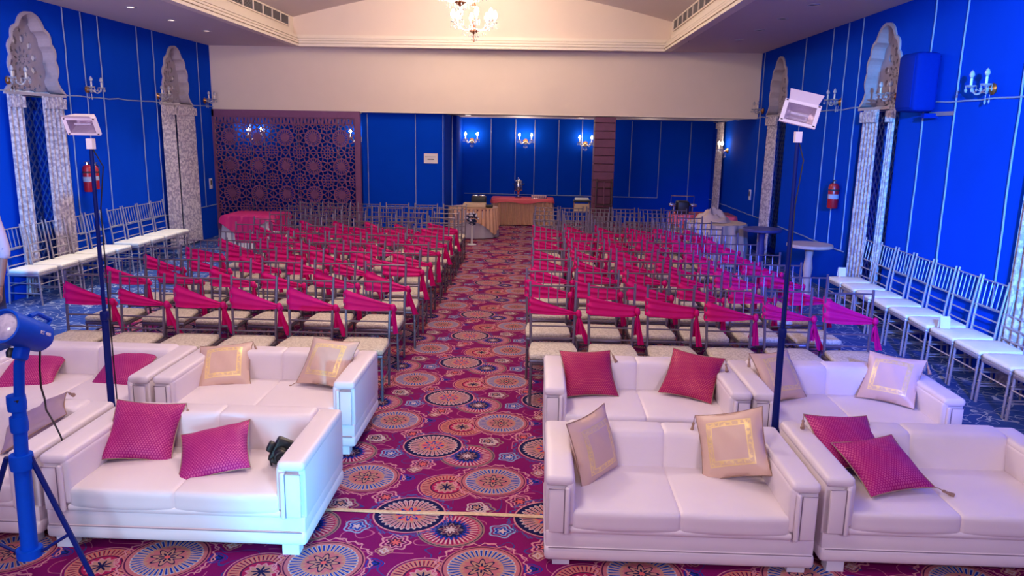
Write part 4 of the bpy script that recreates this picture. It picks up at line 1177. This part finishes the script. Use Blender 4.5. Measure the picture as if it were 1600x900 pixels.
extinguisher(XL+.08, 10.60, 1.20, .065, .37, 'larger red fire extinguisher behind the left floodlight pole', 1)
extinguisher(XL+.06, 10.82, 1.22, .042, .33, 'slim red fire extinguisher right of the left floodlight pole', 1)
# wall speaker
o = tag(empty('wall_speaker', (XR-.17, 8.50, 2.38)), 'boxy loudspeaker hung high on right wall beside the arch', 'speaker')
o.rotation_euler = (0, 0, R(4))
MB().rbox((0, 0, .32), (.26, .38, .60), .05, 2).build('cabinet', M['speaker'], o)
MB().rbox((-.132, 0, .32), (.012, .30, .52), .005, 1).build('grille', M['speaker'], o)
MB().box((.10, -.15, -.02), (.18, .06, .05)).build('bracket', M['speaker'], o, smooth=False); MB().box((.16, -.30, .0), (.05, .5, .04)).build('bracket_arm', M['seam'], o, smooth=False)
# reserve cards
for (x, y, z_, lb) in ((3.80, 9.55, .425, 'small white card standing on the farthest right wall chair'), (3.74, 6.95, .425, 'small white card standing on a right wall chair midway along')):
    o = tag(empty('place_card', (x, y, z_)), lb, 'card', 'white cards on right wall chairs'); MB().box((0, 0, .06), (.09, .004, .11), Matrix.Rotation(R(-12), 3, 'X')).build('front_leaf', M['white'], o, smooth=False); MB().box((0, .03, .06), (.09, .004, .11), Matrix.Rotation(R(12), 3, 'X')).build('back_leaf', M['white'], o, smooth=False)
# seam tape across the carpet
o = tag(MB().grid(lambda u, v: (-1.3+1.75*u, 3.985+.036*(v-.5)+.012*u+.004*math.sin(u*14), .004+.003*math.sin(v*PI)), 30, 3).build('carpet_tape', M['tape']), 'pale gold tape strip across the carpet between front sofas', 'tape')

# ------------------------------------------------------------------ flood lights on stands
def flood(x, y, lean, yaw, tilt, roll, zt, label, scale=1.0):
    o = tag(empty('floodlight_stand', (x, y, 0)), label, 'floodlight', 'halogen floodlights on stands')
    MB().tube([(0, 0, .10), (lean*.5, 0, 1.0)], .021, 8).build('lower_pole', M['pole'], o); MB().tube([(lean*.5, 0, .98), (lean, 0, zt-.02)], .012, 8).build('upper_pole', M['pole'], o)
    MB().rbox((lean*.5, 0, .98), (.045, .045, .06), .01, 1).build('clamp', M['pole'], o)
    for k in range(3):
        a = 2*PI*k/3+.5; MB().tube([(0, 0, .42), (.16*math.cos(a), .16*math.sin(a), .012)], .010, 6).build('leg', M['pole'], o)
    MB().box((lean, 0, zt-.02), (.036, .036, .06)).build('socket', M['lampwhite'], o, smooth=False)
    h = empty('lamp_head', (lean-.02, 0, zt+.02), 0, o); h.rotation_euler = (tilt, roll, yaw); h.scale = (scale,)*3
    # head: dish facing -y
    W_, H_, D_ = .20, .13, .10
    fr = [(-W_/2, -H_/2), (W_/2, -H_/2), (W_/2, H_/2), (-W_/2, H_/2)]
    b = MB(); inn = [(x*.78, z*.74) for x, z in fr]; bk = [(x*.52, z*.36) for x, z in fr]
    vs = [(x, -.02, z+.09) for x, z in fr]+[(x, -.02, z+.09) for x, z in inn]+[(x, .0, z+.09) for x, z in fr]
    fs = []
    for k in range(4): j = (k+1) % 4; fs += [(k, j, 4+j, 4+k), (k, 8+k, 8+j, j)]
    b.add(vs, fs); b.build('rim', M['lampwhite'], h, smooth=False)
    b = MB(); vs = [(x, -.02, z+.09) for x, z in inn]+[(x, .055, z+.09) for x, z in bk]; b.add(vs, [(k, (k+1) % 4, 4+(k+1) % 4, 4+k) for k in range(4)]+[(4, 5, 6, 7)]); b.build('reflector', M['reflector'], h, smooth=False)
    b = MB(); vs = [(x*.98, .0, z*.98+.09) for x, z in fr]+[(x*.6, .075, z*.5+.09) for x, z in fr]; b.add(vs, [(k, (k+1) % 4, 4+(k+1) % 4, 4+k) for k in range(4)]+[(4, 5, 6, 7)]); b.build('housing', M['lampwhite'], h, smooth=False)
    MB().tube([(-.05, .01, .09), (.05, .01, .09)], .007, 8).build('halogen_tube', M['lens'], h)
    b = MB(); b.add([(-W_/2*.8, -.02, H_/2+.09), (W_/2*.8, -.02, H_/2+.09), (W_/2*.92, -.07, H_/2+.135), (-W_/2*.92, -.07, H_/2+.135)], [(0, 1, 2, 3)]); b.build('visor', M['lampwhite'], h, smooth=False)
    for (sx, sz) in ((-1, -1), (1, -1), (1, 1), (-1, 1)): MB().lathe([(.006, 0), (.006, .004), (0, .005)], 6, (sx*W_*.44, -.022, .09+sz*H_*.43)).build('screw', M['ink'], h)
    MB().tube([(lean+.01, 0, zt-.05), (lean+.05, .02, zt-.15), (lean*.8+.02, .015, zt-.4), (lean*.4+.02, .02, .7), (.03, .02, .2)], .004, 5).build('cable', M['cable'], o)
    return o
flood(-2.63, 4.47, .02, R(8), R(34), 0, 2.03, 'white halogen floodlight on tall dark stand with blue light tint at left', .9)
flood(1.475, 4.47, -.02, R(-14), R(-12), R(13), 2.14, 'white halogen floodlight on tall dark stand with blue light tint at right', 1.0)

# ------------------------------------------------------------------ studio strobe at the lower left
st = tag(empty('studio_strobe', (-2.32, 3.18, 0)), 'black studio strobe with blue light in its colour, on tripod at lower left', 'studio light')
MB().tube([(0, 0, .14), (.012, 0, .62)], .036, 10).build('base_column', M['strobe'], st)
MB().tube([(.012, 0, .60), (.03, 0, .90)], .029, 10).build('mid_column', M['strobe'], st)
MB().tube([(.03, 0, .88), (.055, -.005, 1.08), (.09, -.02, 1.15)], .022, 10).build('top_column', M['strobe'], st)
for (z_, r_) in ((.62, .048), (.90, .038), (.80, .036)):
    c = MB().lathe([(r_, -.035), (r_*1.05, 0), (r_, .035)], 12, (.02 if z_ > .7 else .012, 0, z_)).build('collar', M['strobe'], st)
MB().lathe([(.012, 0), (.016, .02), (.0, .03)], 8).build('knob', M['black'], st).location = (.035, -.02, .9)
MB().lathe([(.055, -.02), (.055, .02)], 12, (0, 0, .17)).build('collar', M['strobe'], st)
for k, a in enumerate((R(8), R(128), R(190))):
    ca, sa = math.cos(a), math.sin(a)
    MB().tube([(.05*ca, .05*sa, .64), (.27*ca, .27*sa, .012)], .012, 6).build('leg', M['pole'], st)
    MB().tube([(.05*ca, .05*sa, .17), (.185*ca, .185*sa, .255)], .008, 5).build('brace', M['pole'], st)
hd = empty('strobe_head', (.105, -.03, 1.235), 0, st); hd.rotation_euler = (R(-27), R(0), R(-4))
# barrel along local y, lens at -y
T90 = Matrix.Rotation(R(90), 4, 'X')
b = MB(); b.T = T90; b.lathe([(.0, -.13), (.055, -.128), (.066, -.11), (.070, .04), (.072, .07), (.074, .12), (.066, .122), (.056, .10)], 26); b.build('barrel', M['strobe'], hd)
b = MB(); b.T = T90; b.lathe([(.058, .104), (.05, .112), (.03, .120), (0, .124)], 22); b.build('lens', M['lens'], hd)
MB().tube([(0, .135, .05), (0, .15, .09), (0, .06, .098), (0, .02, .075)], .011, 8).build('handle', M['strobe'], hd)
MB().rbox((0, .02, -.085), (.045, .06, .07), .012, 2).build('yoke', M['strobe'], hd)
MB().lathe([(.016, -.02), (.022, 0), (.016, .02)], 10, (-.045, .02, -.09)).build('lock_knob', M['black'], hd)
# model number on the barrel
cu = bpy.data.curves.new('lettering', 'FONT'); cu.body = 'RT 400'; cu.size = .022; cu.extrude = .001; cu.align_x = 'CENTER'
tmp = bpy.data.objects.new('tmp', cu); COL.objects.link(tmp); dg = bpy.context.evaluated_depsgraph_get(); me = bpy.data.meshes.new_from_object(tmp.evaluated_get(dg)); bpy.data.objects.remove(tmp)
for v in me.vertices:
    th = v.co.y/.0705; rr = .0705+v.co.z; x_ = v.co.x; v.co = (rr*math.cos(th), x_, rr*math.sin(th))
me.materials.clear(); me.materials.append(M['lampwhite']); lt_ = bpy.data.objects.new('lettering', me); COL.objects.link(lt_); lt_.parent = hd; lt_.location = (0, .05, 0)
o = tag(MB().tube([(-2.214, 3.25, 1.13), (-2.239, 3.27, 1.034), (-2.263, 3.3, .932), (-2.30, 3.37, .85), (-2.353, 3.45, .765), (-2.42, 3.6, .632), (-2.462, 3.7, .525), (-2.475, 3.76, .40), (-2.476, 3.78, .10)], .0045, 6).build('power_cable', M['cable']), 'black power cable hanging from the studio strobe between two sofa arms', 'cable')

# ------------------------------------------------------------------ camera body resting on the front left sofa arm side
o = tag(empty('slr_camera', (-1.31, 3.87, .385)), 'black camera lying against inside of front left sofa arm', 'camera'); o.rotation_euler = (R(-8), R(-62), R(24))
MB().rbox((0, 0, .05), (.14, .06, .10), .015, 2).build('body', M['black'], o)
MB().rbox((0, 0, .112), (.055, .055, .035), .012, 2).build('viewfinder', M['black'], o)
b = MB(); b.T = Matrix.Translation((0, -.03, .05)) @ Matrix.Rotation(R(90), 4, 'X'); b.lathe([(.038, 0), (.038, .05), (.034, .055), (.034, .085), (.028, .088), (0, .07)], 18); b.build('lens', M['black'], o)
MB().rbox((-.055, -.03, .045), (.03, .035, .085), .012, 2).build('grip', M['black'], o)
MB().tube([(-.07, 0, .08), (-.11, -.01, .05), (-.12, -.02, -.02), (-.08, -.02, -.06), (0, -.02, -.05)], .006, 5).build('strap', M['cable'], o)

# ------------------------------------------------------------------ person at the left edge
def skin_mesh(name, verts, edges, radii, m, parent, sub=2, root=0):
    me = bpy.data.meshes.new(name); me.from_pydata(verts, edges, []); o = bpy.data.objects.new(name, me); COL.objects.link(o)
    sk_ = o.modifiers.new('skin', 'SKIN'); sk_.use_smooth_shade = True
    for i, r in enumerate(radii):
        v = me.skin_vertices[0].data[i]; v.radius = (r, r) if isinstance(r, (int, float)) else r; v.use_root = (i == root)
    ss = o.modifiers.new('sub', 'SUBSURF'); ss.levels = sub; ss.render_levels = sub
    dg = bpy.context.evaluated_depsgraph_get(); me2 = bpy.data.meshes.new_from_object(o.evaluated_get(dg)); bpy.data.objects.remove(o)
    me2.materials.clear(); me2.materials.append(m); me2.shade_smooth()
    o2 = bpy.data.objects.new(name, me2); COL.objects.link(o2); o2.parent = parent; return o2
pr = tag(empty('person', (-4.50, 6.0, 0), R(-15)), 'person in printed white shirt at left edge, arm hanging down', 'person')
V = [(0, 0, .90), (0, 0, 1.05), (0, .0, 1.22), (0, 0, 1.36), (0, 0, 1.44), (0, -.01, 1.50), (0, -.02, 1.58), (0, -.02, 1.65),
     (.09, 0, .86), (.10, 0, .48), (.10, .02, .09), (.10, -.12, .03), (-.09, 0, .86), (-.10, 0, .48), (-.10, .02, .09), (-.10, -.12, .03),
     (.17, 0, 1.385), (.235, .01, 1.12), (.25, -.05, .90), (.25, -.07, .83), (-.17, 0, 1.385), (-.235, .01, 1.12), (-.25, -.05, .90), (-.25, -.07, .83)]
Ed = [(0, 1), (1, 2), (2, 3), (3, 4), (4, 5), (5, 6), (6, 7), (0, 8), (8, 9), (9, 10), (10, 11), (0, 12), (12, 13), (13, 14), (14, 15), (3, 16), (16, 17), (17, 18), (18, 19), (3, 20), (20, 21), (21, 22), (22, 23)]
Ra = [(.15, .10), (.14, .095), (.16, .105), (.15, .095), (.055, .055), (.05, .05), (.082, .092), (.07, .08), .085, .058, .042, .035, .085, .058, .042, .035, .056, .044, .029, .026, .056, .044, .029, .026]
body = skin_mesh('body', V, Ed, Ra, M['skin'], pr)
def hand(s):
    bx = Vector((s*.25, -.075, .80)); vs = [tuple(bx+Vector((0, .01, .05))), tuple(bx), tuple(bx+Vector((0, -.012, -.035)))]; es = [(0, 1), (1, 2)]; ra = [.024, (.017, .034), (.016, .036)]
    for k, (dy, L_) in enumerate(((-.032, .07), (-.012, .08), (.010, .075), (.030, .058))):
        i = len(vs); p = bx+Vector((0, -.012+dy, -.04)); vs += [tuple(p), tuple(p+Vector((-s*.006, -.004, -L_*.5))), tuple(p+Vector((-s*.02, -.004, -L_)))]; es += [(2, i), (i, i+1), (i+1, i+2)]; ra += [.0095, .0085, .007]
    i = len(vs); vs += [tuple(bx+Vector((-s*.008, -.035, .0))), tuple(bx+Vector((-s*.016, -.055, -.03))), tuple(bx+Vector((-s*.02, -.058, -.055)))]; es += [(1, i), (i, i+1), (i+1, i+2)]; ra += [.012, .010, .008]
    return skin_mesh('hand', vs, es, ra, M['skin'], pr, 1)
hand(1); hand(-1)
SV = [(0, 0, .82), (0, 0, 1.03), (0, .0, 1.22), (0, 0, 1.37), (0, 0, 1.43), (.17, 0, 1.39), (.24, .012, 1.12), (.248, -.01, 1.04), (-.17, 0, 1.39), (-.24, .012, 1.12), (-.248, -.01, 1.04)]
SE = [(0, 1), (1, 2), (2, 3), (3, 4), (3, 5), (5, 6), (6, 7), (3, 8), (8, 9), (9, 10)]
skin_mesh('shirt', SV, SE, [(.178, .132), (.165, .118), (.175, .122), (.155, .108), (.075, .07), .062, .055, .052, .062, .055, .052], M['shirt'], pr)
TV = [(0, 0, 1.02), (0, 0, .95), (0, 0, .89), (.088, 0, .78), (.10, 0, .48), (.10, .02, .07), (-.088, 0, .78), (-.10, 0, .48), (-.10, .02, .07)]
skin_mesh('trousers', TV, [(0, 1), (1, 2), (2, 3), (3, 4), (4, 5), (2, 6), (6, 7), (7, 8)], [(.148, .10), (.155, .11), (.15, .115), .09, .075, .062, .09, .075, .062], M['trouser'], pr)
for s in (-1, 1):
    MB().rbox((s*.10, -.06, .035), (.09, .26, .07), .03, 2).build('shoe', M['black'], pr)
    MB().sphere((s*.029, -.092, 1.622), (.011, .006, .006), 8, 5).build('eye', M['eye'], pr)
    MB().sphere((s*.082, -.01, 1.61), (.012, .02, .03), 8, 5).build('ear', M['skin'], pr)
MB().sphere((0, -.10, 1.592), (.012, .018, .024), 8, 5).build('nose', M['skin'], pr)
MB().sphere((0, -.094, 1.558), (.022, .006, .005), 8, 5).build('mouth', M['pinkplain'], pr)
MB().sphere((0, .026, 1.672), (.092, .104, .092), 16, 10).build('hair', M['hair'], pr)
